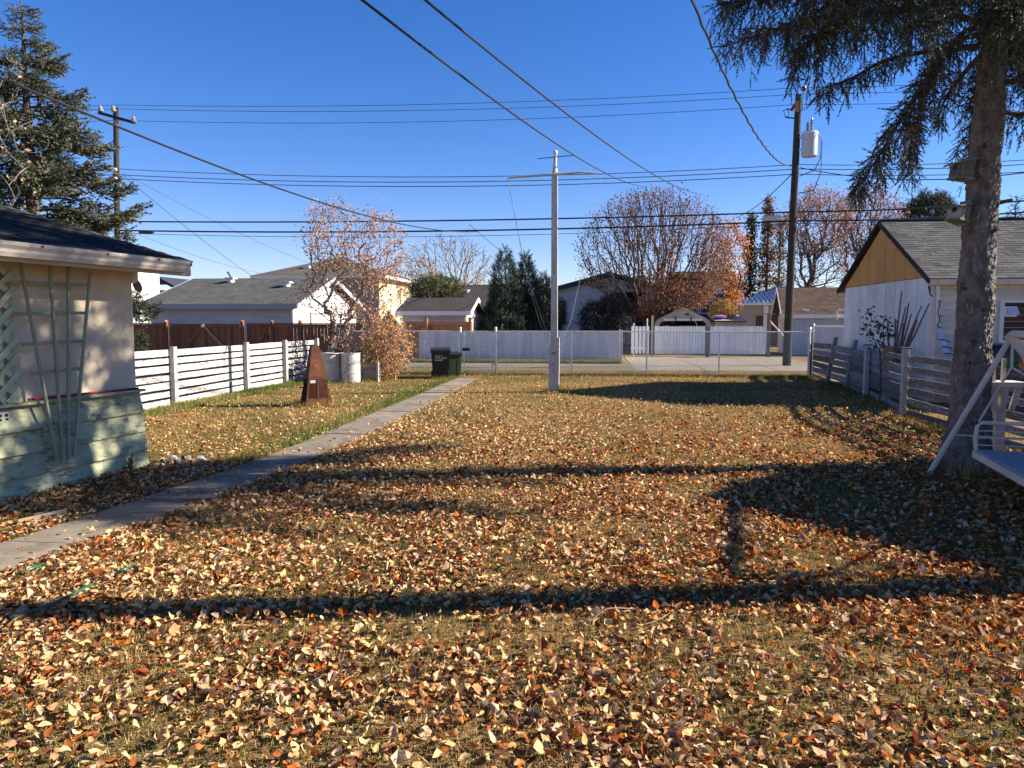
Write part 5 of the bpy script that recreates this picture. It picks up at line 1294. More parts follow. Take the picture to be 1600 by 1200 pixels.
# copper leaved tree at the end of the white fence
b0 = gr(543, 588)
T1 = np.vstack([lobes(475, 560, 305, 425, 22.6, .8, 300, .2, 1), lobes(555, 632, 325, 450, 22.6, .8, 280, .2, 2), lobes(462, 640, 400, 505, 22.4, 1.0, 330, .3, 3), lobes(500, 640, 470, 560, 22.3, .8, 130, .3, 4)])
deciduous('copper_tree', (b0.x, 22.6, 0), T1, 'copper leaved multi stemmed tree at the far end of the white fence', m_bark3, COPPER, 6000, .08, tip_r=.0065, expo=.43, kpath=.3, base_pts=[Vector((b0.x, 22.6, -.05)), Vector((b0.x - .02, 22.6, .5)), Vector((b0.x - .05, 22.6, 1.1))], seed=3, leaf_w=[3, 3, 2, 3, 1], spread=.28, thick=.035)
# bush beside it
T2 = np.vstack([lobes(562, 640, 488, 592, 22.5, .55, 190, .2, 5), lobes(572, 606, 540, 600, 22.3, .4, 60, .2, 15)])
c0 = gr(600, 588)
deciduous('copper_bush', (c0.x, 22.5, 0), T2, 'dense tan and orange bush beside the crate and chain link', m_bark3, [(.50, .30, .13), (.58, .38, .19), (.42, .20, .08), (.50, .16, .06), (.36, .25, .10)], 4600, .08, tip_r=.005, kpath=.15, base_pts=[Vector((c0.x, 22.5, -.05)), Vector((c0.x, 22.5, .12))], seed=5, leaf_w=[3, 3, 2, .6, 1.5], spread=.22, cat='bush')
# big elm
YE = 44.0; be = at(1022, 520, YE)
elm_base = [Vector((be.x, YE, -.1)), Vector((be.x + .05, YE, 1.0)), Vector((be.x + .05, YE, 1.9)), Vector((be.x, YE, 2.4))]
T3 = np.vstack([lobes(895, 1150, 290, 500, YE, 4.2, 1150, .70, 7), lobes(930, 1130, 330, 500, YE, 3.4, 650, .4, 8), lobes(960, 1090, 290, 400, YE, 3.0, 260, .4, 9)])
T3 = T3[(T3[:, 2] > 2.0) & ~((T3[:, 0] < be.x - 1.2) & (T3[:, 2] < 3.9))]
def elm_w(p):
    s = .35
    if p[2] < 4.6: s = 1.4 if p[0] > be.x - 1.1 else .2
    x = (p[0] - be.x)
    if x > 2.6 and p[2] < 7.5: s = 1.2
    if x < -2.6: s *= .8
    return s
deciduous('elm_tree', (be.x, YE, 0), T3, 'big round brown elm with radiating bare limbs behind the white pickets', m_bark2, [(.19, .085, .05), (.26, .115, .06), (.34, .17, .09), (.15, .075, .05)], 17000, .13, tip_r=.011, expo=.46, kpath=.85, base_pts=elm_base, seed=9, leaf_filter=elm_w, spread=.4, up=.1, thick=.09, bend=.06)
# bright orange side of a second, smaller tree right of the elm
T3b = lobes(1126, 1168, 335, 480, 47, 1.2, 150, .3, 10); q = at(1148, 520, 47)
deciduous('orange_tree', (q.x, 47, 0), T3b, 'slim bright orange leaved tree at the right edge of the elm', m_bark2, [(.50, .19, .06), (.58, .26, .09), (.38, .14, .05)], 1800, .16, tip_r=.012, kpath=.3, base_pts=[Vector((q.x, 47, 0)), Vector((q.x, 47, 2.2)), Vector((q.x, 47, 3.5))], seed=11, spread=.45)
# pale bare tree with yellow bits
T4 = np.vstack([lobes(625, 772, 362, 470, 60, 3.0, 900, .4, 12)]); q = at(712, 470, 60)
deciduous('bare_tree', (q.x, 60, 0), T4, 'pale grey bare tree with a few yellow leaves behind the white shed', m_bark3, [(.55, .32, .09), (.45, .26, .09), (.5, .42, .28)], 900, .2, tip_r=.014, expo=.42, kpath=.7, base_pts=[Vector((q.x, 60, 0)), Vector((q.x, 60, 2.5)), Vector((q.x + .1, 60, 3.6))], seed=13, spread=.5, leaf_filter=lambda p: 2.5 if p[2] < 5.2 else .25, thick=.12)
T4b = lobes(600, 690, 395, 470, 66, 2.5, 200, .4, 32); q = at(645, 470, 66)
deciduous('bare_tree', (q.x, 66, 0), T4b, 'brownish bare tree just left of the pale bare tree', m_bark3, [(.36, .22, .12), (.3, .2, .13)], 900, .2, tip_r=.014, expo=.42, kpath=.6, base_pts=[Vector((q.x, 66, 0)), Vector((q.x, 66, 2.5)), Vector((q.x + .1, 66, 3.4))], seed=23, spread=.6)
# brown trees behind the right garage
for k_, (pa, pb, pt, pb2, Y, tx, lab) in enumerate(((1222, 1330, 290, 455, 56, 1262, 'brown sparse leaved tree behind the power pole'), (1300, 1412, 292, 455, 58, 1340, 'brown sparse leaved tree rising behind the ochre gable'))):
    T5 = np.vstack([lobes(pa, pb, pt, 400, Y, 3.5, 620, .3, 40 + k_), lobes(pa, pb, 370, pb2, Y, 3.5, 260, .4, 50 + k_)]); q = at(tx, 470, Y)
    deciduous('brown_tree', (q.x, Y, 0), T5, lab, m_bark2, [(.26, .14, .095), (.33, .195, .14), (.40, .26, .19), (.20, .105, .075), (.42, .2, .1)], 7000, .15, tip_r=.014, expo=.46, kpath=.6, base_pts=[Vector((q.x, Y, 0)), Vector((q.x + .1, Y, 2.0)), Vector((q.x - .1, Y, 4.2))], seed=60 + k_, spread=.5, thick=.12, leaf_filter=lambda p: 1.6 if p[2] > 6.5 else .6, group='brown trees behind the right garage')
# columnar poplars
def poplar(px, w, top, Y, cols, lab, n=2600, seed=0):
    q = at(px, 500, Y); zt = at(px, top, Y).z; hw = w / 2 * Y / FPX
    r = np.random.default_rng(seed); nt_ = 240
    z = r.uniform(.12, 1, nt_) ** .9 * zt; rad = hw * np.clip(1.15 - (z / zt) ** 3 * 1.05, .06, 1) * np.sqrt(r.uniform(.05, 1, nt_)); a = r.uniform(0, 6.28, nt_)
    T = np.stack([q.x + rad * np.cos(a), Y + rad * np.sin(a), z], 1)
    deciduous('poplar_tree', (q.x, Y, 0), T, lab, m_bark2, cols, n, .2, tip_r=.012, kpath=.1, base_pts=[Vector((q.x, Y, zt * i / 9)) for i in range(9)], seed=seed, spread=.35, up=.5, group='columnar poplars beyond the lane')
DG = [(.035, .05, .022), (.05, .065, .03), (.025, .035, .018), (.10, .08, .035)]
poplar(1170, 24, 335, 58, DG, 'dark green columnar poplar touching the orange tree', 3200, 71)
poplar(1196, 30, 308, 60, [(.16, .09, .05), (.24, .12, .06), (.11, .08, .045), (.33, .16, .09)], 'brown topped columnar poplar left of the power pole', 3800, 72)
poplar(1215, 22, 340, 64, [(.05, .06, .03), (.12, .09, .04), (.2, .12, .06)], 'thin greenish columnar poplar right behind the power pole', 2200, 73)
# evergreen shapes built of many small sprays
def spray_t(n=9, seed=0, l=1.0):
    r = random.Random(seed); v = []; f = []
    for i in range(n):
        t = i / (n - 1) * .85; a = r.uniform(0, 6.28); d = Vector((.75, math.cos(a) * .75, math.sin(a) * .75)).normalized(); L = l * (.42 - .2 * t) + .1
        p = Vector((t, 0, 0)); s = d.cross(Vector((r.uniform(-1, 1), r.uniform(-1, 1), r.uniform(-1, 1)))).normalized() * .045
        k_ = len(v); v += [tuple(p - s), tuple(p + s), tuple(p + d * L)]; f.append((k_, k_ + 1, k_ + 2))
    k_ = len(v); v += [(0, -.03, 0), (0, .03, 0), (1, 0, 0)]; f.append((k_, k_ + 1, k_ + 2))
    return v, f
def bushy(name, base, pts, dirs, size, cols, label, cat, group=None, n_sp=9, trunk=None, bark=None, colw=None):
    t = thing(name, tuple(base), label, cat, group)
    if trunk: MB().tube(trunk[0], trunk[1], 8).build('trunk', bark or m_bark2, t, smooth=True)
    v, f = spray_t(n_sp)
    n = len(pts)
    scatter('foliage', v, f, frames(dirs, rng.uniform(0, 6.28, n), size * rng.uniform(.6, 1.35, n)), pts, m_needle, palette(cols, n, .3, colw), parent=t)
    return t
def cone_pts(cx, cy, z0, z1, r, n, seed, clump=10, exp=.9, lean=0):
    rr = np.random.default_rng(seed)
    z = z0 + (z1 - z0) * (1 - np.sqrt(rr.uniform(0, 1, n)) * .98)
    a = rr.uniform(0, 6.283, n)
    prof = r * (1 - (z - z0) / (z1 - z0)) ** exp * (.35 + .65 * np.minimum(1, (z - z0) / (.18 * (z1 - z0)) + .4))
    lump = 1 + .28 * np.sin(a * 3 + z * 2.1 + seed) * np.sin(z * 3.7 + a * 2) + rr.normal(0, .10, n)
    rad = prof * lump * (rr.uniform(.45, 1, n) ** .4)
    P = np.stack([cx + rad * np.cos(a) + lean * (z - z0), cy + rad * np.sin(a), z], 1)
    D = np.stack([np.cos(a) * .6, np.sin(a) * .6, np.full(n, .95)], 1) + rr.normal(0, .25, (n, 3))
    return P, D
JUN = [(.022, .038, .024), (.032, .052, .032), (.042, .062, .04), (.055, .068, .045)]
for k_, (px, hwp, top, Y, lab) in enumerate(((790, 37, 386, 39.6, 'tall dark pointed juniper, the left one behind the white lane fence'), (822, 30, 398, 40.4, 'dark pointed juniper between two others behind the white lane fence'), (848, 28, 428, 40.0, 'shortest dark juniper next to the flagpole'))):
    q = at(px, 520, Y); zt = at(px, top, Y).z; r = hwp * Y / FPX
    P, D = cone_pts(q.x, Y, .1, zt, r * 1.12, 3600, 80 + k_, exp=.72)
    bushy('juniper_tree', (q.x, Y, 0), P, D, .34, JUN, lab, 'tree', 'junipers behind the white lane fence', trunk=([(q.x, Y, 0), (q.x, Y, zt * .8)], [.12, .03]))
P = np.vstack([lobes(640, 725, 430, 485, 48, 1.8, 1500, .35, 90)]); q = at(680, 480, 48)
D = rng.normal(0, 1, (len(P), 3)); D[:, 2] += .6
bushy('olive_bush', (q.x, 48, 0), P, D, .4, [(.06, .07, .025), (.09, .095, .035), (.13, .115, .045), (.04, .05, .02)], 'olive green bush above the roof of the small white shed', 'bush', trunk=([(q.x, 48, 0), (q.x, 48, 3)], [.1, .04]))
P = np.vstack([lobes(902, 962, 470, 540, 40.5, .9, 1000, .35, 91), lobes(928, 992, 458, 540, 40.8, .9, 1100, .35, 92)]); q = at(945, 515, 40.5)
P = P[P[:, 2] > .05]; D = rng.normal(0, 1, (len(P), 3)); D[:, 2] += .6
bushy('dark_shrub', (q.x, 40.5, 0), P, D, .30, [(.022, .022, .02), (.035, .03, .03), (.05, .035, .035), (.03, .035, .02)], 'dark purplish shrub in front of the white bungalow', 'bush', trunk=([(q.x, 40.5, 0), (q.x, 40.5, 1.4)], [.08, .03]))
P = lobes(1108, 1152, 470, 512, 44.5, .9, 700, .3, 93); q = at(1130, 505, 44.5); D = rng.normal(0, 1, (len(P), 3)); D[:, 2] += .5
bushy('yellow_bush', (q.x, 44.5, 0), P, D, .3, [(.40, .24, .05), (.34, .14, .04), (.22, .18, .05), (.5, .3, .08)], 'yellow and orange bush above the lean-to roof', 'bush', trunk=([(q.x, 44.5, 0), (q.x, 44.5, 1.4)], [.06, .03]))
P = lobes(1412, 1490, 302, 378, 60, 2.0, 1300, .4, 94); q = at(1452, 400, 60); D = rng.normal(0, 1, (len(P), 3)); D[:, 2] += .8
bushy('pine_tree', (q.x, 60, 0), P, D, .6, [(.03, .04, .02), (.05, .06, .028), (.075, .08, .04)], 'rounded dark pine showing above the right garage ridge', 'tree', trunk=([(q.x, 60, 0), (q.x, 60, 9)], [.25, .08]))
P = lobes(868, 884, 462, 520, 44.5, .5, 260, .2, 95); P = P[P[:, 2] > .05]; D = rng.normal(0, 1, (len(P), 3)); D[:, 2] += .8; q = at(877, 515, 44.5)
bushy('small_bush', (q.x, 44.5, 0), P, D, .26, [(.06, .055, .03), (.1, .07, .04), (.05, .06, .03)], 'small brownish bush below the window of the white bungalow', 'bush')

# ------------------------------------------------------------------ spruces
def sprig_t(n=16, seed=1, L=1.0, spread=.62, wid=.055):
    r = random.Random(seed); v = []; f = []
    for i in range(n):
        t = .02 + .93 * i / (n - 1); a = i * 2.4 + r.uniform(-.4, .4)
        d = Vector((.80, math.cos(a) * spread, math.sin(a) * spread)).normalized()
        ln = L * r.uniform(.17, .25) * (1.0 - .25 * t)
        p = Vector((t, 0, 0)); s = d.cross(Vector((r.uniform(-1, 1), r.uniform(-1, 1), r.uniform(-1, 1)))).normalized() * wid * .5
        k_ = len(v); v += [tuple(p - s), tuple(p + s), tuple(p + d * ln)]; f.append((k_, k_ + 1, k_ + 2))
    k_ = len(v); v += [(0, -.018, 0), (0, .018, 0), (1.05, 0, .0)]; f.append((k_, k_ + 1, k_ + 2))
    k_ = len(v); v += [(0, 0, -.018), (0, 0, .018), (1.05, 0, .0)]; f.append((k_, k_ + 1, k_ + 2))
    return v, f
def curve_pts(ctrl, n):
    """Catmull-Rom through control points"""
    c = [Vector(p) for p in ctrl]; c = [c[0] * 2 - c[1]] + c + [c[-1] * 2 - c[-2]]; out = []
    segs = len(c) - 3
    for i in range(n + 1):
        t = i / n * segs; k_ = min(int(t), segs - 1); t -= k_; p0, p1, p2, p3 = c[k_:k_+4]
        out.append(.5 * ((2*p1) + (p2-p0)*t + (2*p0-5*p1+4*p2-p3)*t*t + (3*p1-p0-3*p2+p3)*t**3))
    return out

def hang_branch(ctrl, SP, wood, r0=.035, hang=.42, dens=.055, seed=0, start=.12, brown=.15, side_len=.28):
    r = random.Random(seed); n = 26; pts = curve_pts(ctrl, n)
    L = sum((pts[i+1]-pts[i]).length for i in range(n))
    wood.tube(pts, [r0 * (1 - .85 * i / n) for i in range(n + 1)], 6)
    m = int(L / dens)
    for i in range(m):
        t = start + (1 - start) * (i + r.uniform(0, .8)) / m
        k_ = min(int(t * n), n - 1); p = pts[k_].lerp(pts[k_+1], t * n - k_); d = (pts[k_+1] - pts[k_]).normalized()
        side = d.cross(Vector((0, 0, 1))).normalized() * (1 if i % 2 else -1)
        env = .45 + .75 * math.sin(math.pi * min(1, t * .85 + .1))
        for rep in range(2 if r.random() < .55 else 1):
            ln = (hang * .8 if r.random() < .8 else hang * 1.6) * env * r.uniform(.45, 1.15)
            out = side * r.uniform(.15, 1.0) + d * r.uniform(.1, .55)
            c = [p, p + out * side_len * r.uniform(.3, 1) * env + Vector((0, 0, -.06 * r.random())), None]
            c[2] = c[1] + out * .10 * r.random() + Vector((r.uniform(-.05, .05), r.uniform(-.05, .05), -ln))
            q = curve_pts(c, 7)
            wood.tube(q, [.006, .005, .005, .004, .004, .003, .003, .002], 3, cap=False)
            col = 1 if r.random() < brown else 0
            ll = sum((q[j+1]-q[j]).length for j in range(7)); ns = max(3, int(ll / .034))
            for s in range(ns):
                tt = (s + .5) / ns; kk = min(int(tt * 7), 6); pp_ = q[kk].lerp(q[kk+1], tt * 7 - kk); dd = (q[kk+1] - q[kk]).normalized()
                rd = Vector((r.gauss(0, 1), r.gauss(0, 1), r.gauss(0, .5))).normalized()
                sd = (dd * r.uniform(.5, 1.0) + rd * .85 + Vector((0, 0, -.2))).normalized()
                SP.append((tuple(pp_ + rd * r.uniform(0, .035)), tuple(sd), r.uniform(.10, .17) * (1 - .15 * tt), col))
            SP.append((tuple(q[-1]), tuple((q[-1] - q[-2]).normalized()), r.uniform(.11, .16), col))
def trunk_mesh(ctr, rad, n_seg, n_ring, seed, amp):
    """bark trunk: ring positions from ctr(z), radius rad(z), flakes from noise"""
    pass
SPX, SPY = 4.69, 9.75
sp = thing('spruce_tree', (SPX, SPY, 0), 'large spruce with rough grey trunk and drooping needles at the right of the lawn', 'tree')
zc = [-.1, 0, .15, .4, .8, 1.5, 2.5, 3.6, 4.5, 5.5, 8, 11, 13]; rc = [.41, .36, .305, .258, .225, .205, .190, .174, .160, .144, .10, .05, .02]; xc = [4.66, 4.66, 4.66, 4.66, 4.67, 4.67, 4.67, 4.69, 4.72, 4.73, 4.75, 4.78, 4.8]
nr_, nsg = 420, 84; vs = []
for i in range(nr_):
    z = -.1 + 6.6 * i / (nr_ - 1) if i < nr_ - 30 else 6.5 + 6.5 * (i - nr_ + 31) / 30
    r0 = float(np.interp(z, zc, rc)); x0 = float(np.interp(z, zc, xc))
    for j in range(nsg):
        a = 2 * math.pi * j / nsg; dv = Vector((math.cos(a), math.sin(a), 0)); q = Vector((math.cos(a) * r0 * 9, math.sin(a) * r0 * 9, z * 5.2))
        big = noise.noise(q * .45) * .022
        c = noise.voronoi(q * 2.3)[0]; flake = min(.5, (c[1] - c[0])) * .036 - .008 + noise.noise(q * 6) * .008
        flare = 0
        if z < .5: flare = .05 * (1 - z / .5) * max(0, math.sin(a * 4 + 1)) 
        rr = r0 + big + flake * min(1, r0 / .15) + flare
        vs.append((x0 + dv.x * rr, SPY + dv.y * rr, z))
mb = MB(); mb.add(vs, [(i*nsg+j, i*nsg+(j+1) % nsg, (i+1)*nsg+(j+1) % nsg, (i+1)*nsg+j) for i in range(nr_-1) for j in range(nsg)])
tkR = mb.build('trunk', m_bark, sp, smooth=False)
for (z, a, l) in ((1.95, 4.6, .10), (3.25, 5.9, .12), (2.2, 3.6, .08), (3.9, 4.2, .10), (2.9, 5.0, .06), (1.3, 4.0, .06)):
    r0 = float(np.interp(z, zc, rc)); d = Vector((math.cos(a), math.sin(a), .2)); c_ = Vector((4.7, SPY, z))
    MB().tube([c_ + d * (r0 - .03), c_ + d * (r0 + l)], [.028, .018], 7).build('branch_stub', m_bark2, tkR)
SP = []; wood = MB()
def V(px, py, dy=0): return at(px, py, SPY + dy)
vis = [([V(1552, -30), V(1470, -40, -.3), V(1330, -15, -.5), V(1205, -5, -.6), V(1118, 8, -.6)], .40, 1),
       ([V(1552, -10), V(1450, -25, .3), V(1340, 5, .6), V(1250, 40, .8), V(1165, 45, .9)], .38, 2),
       ([V(1548, 40), V(1450, 15, -.4), V(1350, 20, -.8), V(1285, 50, -1.0), V(1240, 85, -1.0)], .36, 3),
       ([V(1540, 72), V(1470, 78, .2), V(1390, 92, .4), V(1330, 122, .5), V(1275, 142, .5)], .11, 4),
       ([V(1542, 50), V(1490, 70, -.5), V(1430, 150, -.9), V(1385, 225, -1.0), V(1338, 298, -1.1)], .26, 5),
       ([V(1545, 40), V(1500, 55, .4), V(1455, 120, .7), V(1430, 200, .8), V(1418, 268, .8)], .30, 6),
       ([V(1560, 60), V(1600, 50, .2), V(1650, 80, .4), V(1700, 130, .5)], .40, 8),
       ([V(1558, 20), V(1590, 40, .6), V(1610, 90, 1.0), V(1640, 160, 1.2)], .34, 9),
       ([V(1556, -20), V(1520, -30, -.9), V(1470, 0, -1.5), V(1420, 50, -1.9)], .34, 10),
       ([V(1556, -20), V(1560, -30, -.9), V(1580, 0, -1.5), V(1600, 40, -1.9)], .34, 11),
       ([V(1545, 75), V(1510, 110, .2), V(1480, 150, .35), V(1465, 185, .45)], .16, 12),
       ([V(1552, -40), V(1440, -60, .9), V(1330, -30, 1.6), V(1260, 10, 2.0)], .45, 13)]
for ctrl, hg, sd in vis: hang_branch(ctrl, SP, wood, r0=.040, hang=hg * 1.1, dens=.085 if sd in (1, 2, 3, 10, 11, 13) else .088, seed=sd, brown=.6 if sd in (8, 9) else (.28 if sd in (5, 6, 12) else .1), start=.2 if sd != 12 else .1)
# low boughs on the side away from the lawn
for i_, (z_, a_, L_) in enumerate(((4.4, .3, 2.3), (4.7, -.7, 2.6), (5.0, 1.2, 2.5), (5.2, .0, 3.0), (5.4, -1.3, 2.4), (5.5, .8, 3.0), (5.8, -.4, 3.1), (5.5, -.9, 2.8))):
    p0 = Vector((4.72, SPY, z_)); d = Vector((math.cos(a_), math.sin(a_), 0))
    hang_branch([p0, p0 + d * L_ * .35 + Vector((0, 0, -.08)), p0 + d * L_ * .7 + Vector((0, 0, -.35)), p0 + d * L_ + Vector((0, 0, -.75))], SP, wood, r0=.035, hang=.40, dens=.085, seed=300 + i_)
# the rest of the crown above the view
rr = random.Random(5)
nb2 = 74
for i in range(nb2):
    z = 6.2 + 6.4 * (i / nb2) ** 1.0; a = i * 2.399 + rr.uniform(-.3, .3); L = (3.3 * (1 - (z - 5.2) / 8.4)) * rr.uniform(.8, 1.1) + .35
    x0 = float(np.interp(z, zc, xc)); p0 = Vector((x0, SPY, z)); d = Vector((math.cos(a), math.sin(a), 0))
    hang_branch([p0, p0 + d * L * .35 + Vector((0, 0, -.05)), p0 + d * L * .7 + Vector((0, 0, -.28)), p0 + d * L + Vector((0, 0, -.38))], SP, wood, r0=.035, hang=.40, dens=.12, seed=100 + i)
cw = wood.build('limbs', m_bark2, sp)
v, f = sprig_t(18, wid=.085, spread=.6)
SPa = np.array([s[0] for s in SP]); SPd = np.array([s[1] for s in SP]); SPs = np.array([s[2] for s in SP]); SPc = np.array([s[3] for s in SP])
cols = palette([(.048, .058, .030), (.066, .074, .038), (.036, .044, .024), (.095, .095, .046)], len(SP), .3)
brn = palette([(.13, .075, .045), (.17, .10, .06), (.09, .06, .04)], len(SP), .3); cols[SPc == 1] = brn[SPc == 1]
scatter('needles', v, f, frames(SPd, rng.uniform(0, 6.28, len(SP)), SPs * 1.2), SPa, m_needle, cols, parent=sp)
print('spruce sprigs', len(SP))

def spruce(px, top, base_z, Y, halfw, label, seed, size=.42, whorl=.42, cols=None, group=None, ragged=.35, dens=1.0, lean=0.0):
    q = at(px, 500, Y); zt = at(px, top, Y).z
    t = thing('spruce_tree', (q.x, Y, 0), label, 'tree', group)
    r = random.Random(seed); P, D, S, W = [], [], [], MB(); z = base_z
    W.tube([(q.x, Y, -.1), (q.x, Y, zt * .5), (q.x + lean, Y, zt)], [.024 * zt, .015 * zt, .01], 10)
    while z < zt - .15:
        f_ = 1 - (z - base_z * .2) / zt
        for k_ in range(r.choice((4, 5, 6))):
            a = r.uniform(0, 6.283); L = max(.15, min(halfw, .12 + .26 * halfw * (zt - z) / 1.6) * r.uniform(1 - ragged, 1 + ragged * .5)); zz = z + r.uniform(-.15, .15); xx = q.x + lean * zz / zt
            d = Vector((math.cos(a), math.sin(a), 0)); p0 = Vector((xx, Y, zz))
            c = curve_pts([p0, p0 + d * L * .4 + Vector((0, 0, .02 * L)), p0 + d * L * .75 + Vector((0, 0, -.10 * L)), p0 + d * L + Vector((0, 0, .02 * L))], 8)
            W.tube(c, [.03 * (1 - .85 * i / 8) for i in range(9)], 4, cap=False)
            side = d.cross(Vector((0, 0, 1)))
            n = int(L / .085 * dens)
            for i in range(n):
                tt = .12 + .88 * (i + r.random()) / n; kk = min(int(tt * 8), 7); p = c[kk].lerp(c[kk+1], tt * 8 - kk)
                wdt = (.16 + .55 * math.sin(math.pi * min(1, tt * .9 + .08))) * min(1, L)
                for e in range(2):
                    s_ = r.choice((-1, 1)); off = r.uniform(0, 1)
                    pos = p + side * (s_ * off * wdt * .45) + Vector((0, 0, r.uniform(-.14, .10))) + d * r.uniform(0, .1)
                    dd = d * r.uniform(.3, 1) + side * (s_ * r.uniform(.2, 1)) + Vector((0, 0, r.uniform(-.35, .5)))
                    P.append(tuple(pos)); D.append(tuple(dd)); S.append(size * r.uniform(.5, 1.1) * (.4 + .6 * min(1, L / 1.3)))
        z += whorl * r.uniform(.8, 1.15) * (.55 + .45 * f_)
    W.build('trunk', m_bark2, t)
    v, f = sprig_t(15, wid=.13, spread=.7)
    n = len(P)
    scatter('needles', v, f, frames(np.array(D), rng.uniform(0, 6.28, n), np.array(S)), np.array(P), m_needle, palette(cols or [(.065, .075, .045), (.085, .09, .055), (.05, .06, .04), (.11, .105, .065)], n, .3), parent=t)
    return t
spruce(60, -8, 2.0, 19.0, 2.3, 'tall ragged blue spruce standing behind the stucco garage', 21, size=.42, whorl=.36, dens=2.1, ragged=.6, cols=[(.085, .095, .055), (.11, .115, .07), (.06, .07, .045), (.14, .13, .08)])
spruce(1577, 304, 3.0, 52, 1.9, 'small pointed spruce above the ridge right of the big trunk', 22, size=.6, whorl=.5, cols=[(.03, .04, .025), (.045, .055, .035)], dens=.6)
# low spruce boughs showing past the garage corner
q = at(222, 486, 17); P = np.vstack([lobes(196, 245, 470, 502, 17.5, .5, 260, .1, 97), lobes(196, 222, 520, 545, 17.5, .3, 120, .1, 98), lobes(196, 218, 452, 490, 17.5, .3, 90, .1, 99)]); D = rng.normal(0, .6, (len(P), 3)); D[:, 0] += .9
bushy('young_spruce', (q.x - .6, 17.5, 0), P, D, .2, [(.05, .06, .035), (.085, .085, .05), (.035, .045, .028)], 'young spruce peeking out past the corner of the stucco garage', 'tree', n_sp=12, trunk=([(q.x - .7, 17.5, 0), (q.x - .7, 17.5, 2.4)], [.08, .03]))
# bare twigs with a few dry leaves entering at the far left
q = Vector((-9.5, 10.6, 0))
T6 = []
for px, py_ in ((10, 90), (25, 150), (38, 230), (12, 200), (2, 250), (30, 300), (15, 330), (45, 260), (5, 170), (18, 270), (36, 120), (8, 350), (28, 345), (40, 330)): T6.append(tuple(at(px, py_, 11.2)))
T6 += [tuple(p) for p in pts_in(-10.3, 11.0, 4.6, 1.3, 1.2, 1.8, 90, .2, 101)]
deciduous('birch_sapling', (-10.4, 11.0, 0), np.array(T6), 'pale bare twigs with few dry leaves at the left edge of the picture', m_bark3, [(.5, .33, .2), (.42, .24, .13)], 130, .085, tip_r=.0045, expo=.5, kpath=.3, base_pts=[Vector((-10.4, 11.0, 0)), Vector((-10.4, 11.0, 1.5)), Vector((-10.35, 11.0, 2.6))], seed=31, spread=.15, thick=.04)

# tree off to the right whose trunk shades the near lawn
sh = thing('shade_tree', (5.25, 5.72, 0), 'tall straight trunked aspen just outside the right edge', 'tree')
MB().tube([(5.25, 5.72, -.1), (5.25, 5.72, 2), (5.28, 5.74, 5), (5.25, 5.7, 8)], [.20, .185, .165, .06], 12).build('trunk', m_bark3, sh, smooth=True)
tw = MB()
for i in range(34):
    a = i * 2.4; z = 5.2 + i * .09; L = 1.6 * rr.uniform(.5, 1); d = Vector((math.cos(a), math.sin(a), .8)).normalized(); tw.tube([(5.27, 5.73, z), Vector((5.27, 5.73, z)) + d * L * .5, Vector((5.27, 5.73, z)) + d * L + Vector((0, 0, .1))], [.03, .018, .006], 5, cap=False)
tw.build('crown', m_bark3, sh)

# dry plant by the garage wall
T7 = []
for px, py_ in ((1353, 490), (1360, 487), (1372, 498), (1350, 510), (1356, 520), (1366, 515), (1378, 510), (1382, 525), (1368, 535), (1390, 512), (1374, 545), (1362, 500), (1385, 540), (1396, 520), (1358, 540), (1388, 498)): T7.append(tuple(at(px, py_, 17.45 + random.uniform(-.2, .2))))
q = at(1376, 590, 17.4)
deciduous('dry_plant', (q.x, 17.4, 0), np.array(T7), 'dark leggy plant with drying leaves against the right garage wall', m_bark2, [(.06, .055, .035), (.09, .07, .05), (.05, .06, .03)], 150, .10, tip_r=.006, kpath=.5, base_pts=[Vector((q.x, 17.4, 0)), Vector((q.x, 17.4, .45))], seed=35, spread=.12, cat='plant')

# ------------------------------------------------------------------ fallen leaves and grass
def in_building(x, y):
    ux, uy = math.cos(R(-9.6)), math.sin(R(-9.6)); dx, dy = x + 5.8, y - 8.73
    lx = dx * ux + dy * uy; ly = -dx * uy + dy * ux
    return (lx < .14) & (ly < .03)
def on_path(x, y, m=0.0):
    a = np.interp(y, [t[0] for t in PL], [t[1] for t in PL]); b_ = np.interp(y, [t[0] for t in PR], [t[1] for t in PR])
    return (x > a - m) & (x < b_ + m) & (y < 23.4)
def nz(x, y, s, seed): return np.array([noise.noise(Vector((a * s + seed, b_ * s - seed, seed * .37))) for a, b_ in zip(x, y)])
def in_view(x, y, m=1.42):
    dep = -x * _sy + y * _cy; lat = x * _cy + y * _sy
    return (dep > 2.6) & (np.abs(lat) < dep * .70 * m + .2)
def density(x, y):
    d = np.interp(y, [2.5, 5, 8, 11, 14, 17, 21, 26], [1.9, 1.95, 1.75, .92, .42, .18, .075, .045])
    left = on_path(x, y, .0)
    d = np.where(left, np.where(y < 9, d * .035, d * .05), d)
    pl_ = np.interp(y, [t[0] for t in PL], [t[1] for t in PL])
    d = np.where((x < pl_) & (y > 9), d * .32, d)
    d = np.where((x < pl_) & (y <= 9), 1.35, d)
    pr_ = np.interp(y, [t[0] for t in PR], [t[1] for t in PR])
    d = np.where((x > pr_) & (x < pr_ + 1.2) & (y < 12), d * 1.25, d)
    d = np.where(x > 4.5, d * .9, d)
    return d
LEAF = [(.63, .43, .20), (.57, .36, .17), (.52, .275, .125), (.45, .18, .06), (.43, .12, .02), (.29, .085, .03), (.17, .06, .028), (.62, .43, .27)]
LW = [2.5, 2.6, 2.3, 1.6, 1.4, 1.4, 1.3, 1.8]
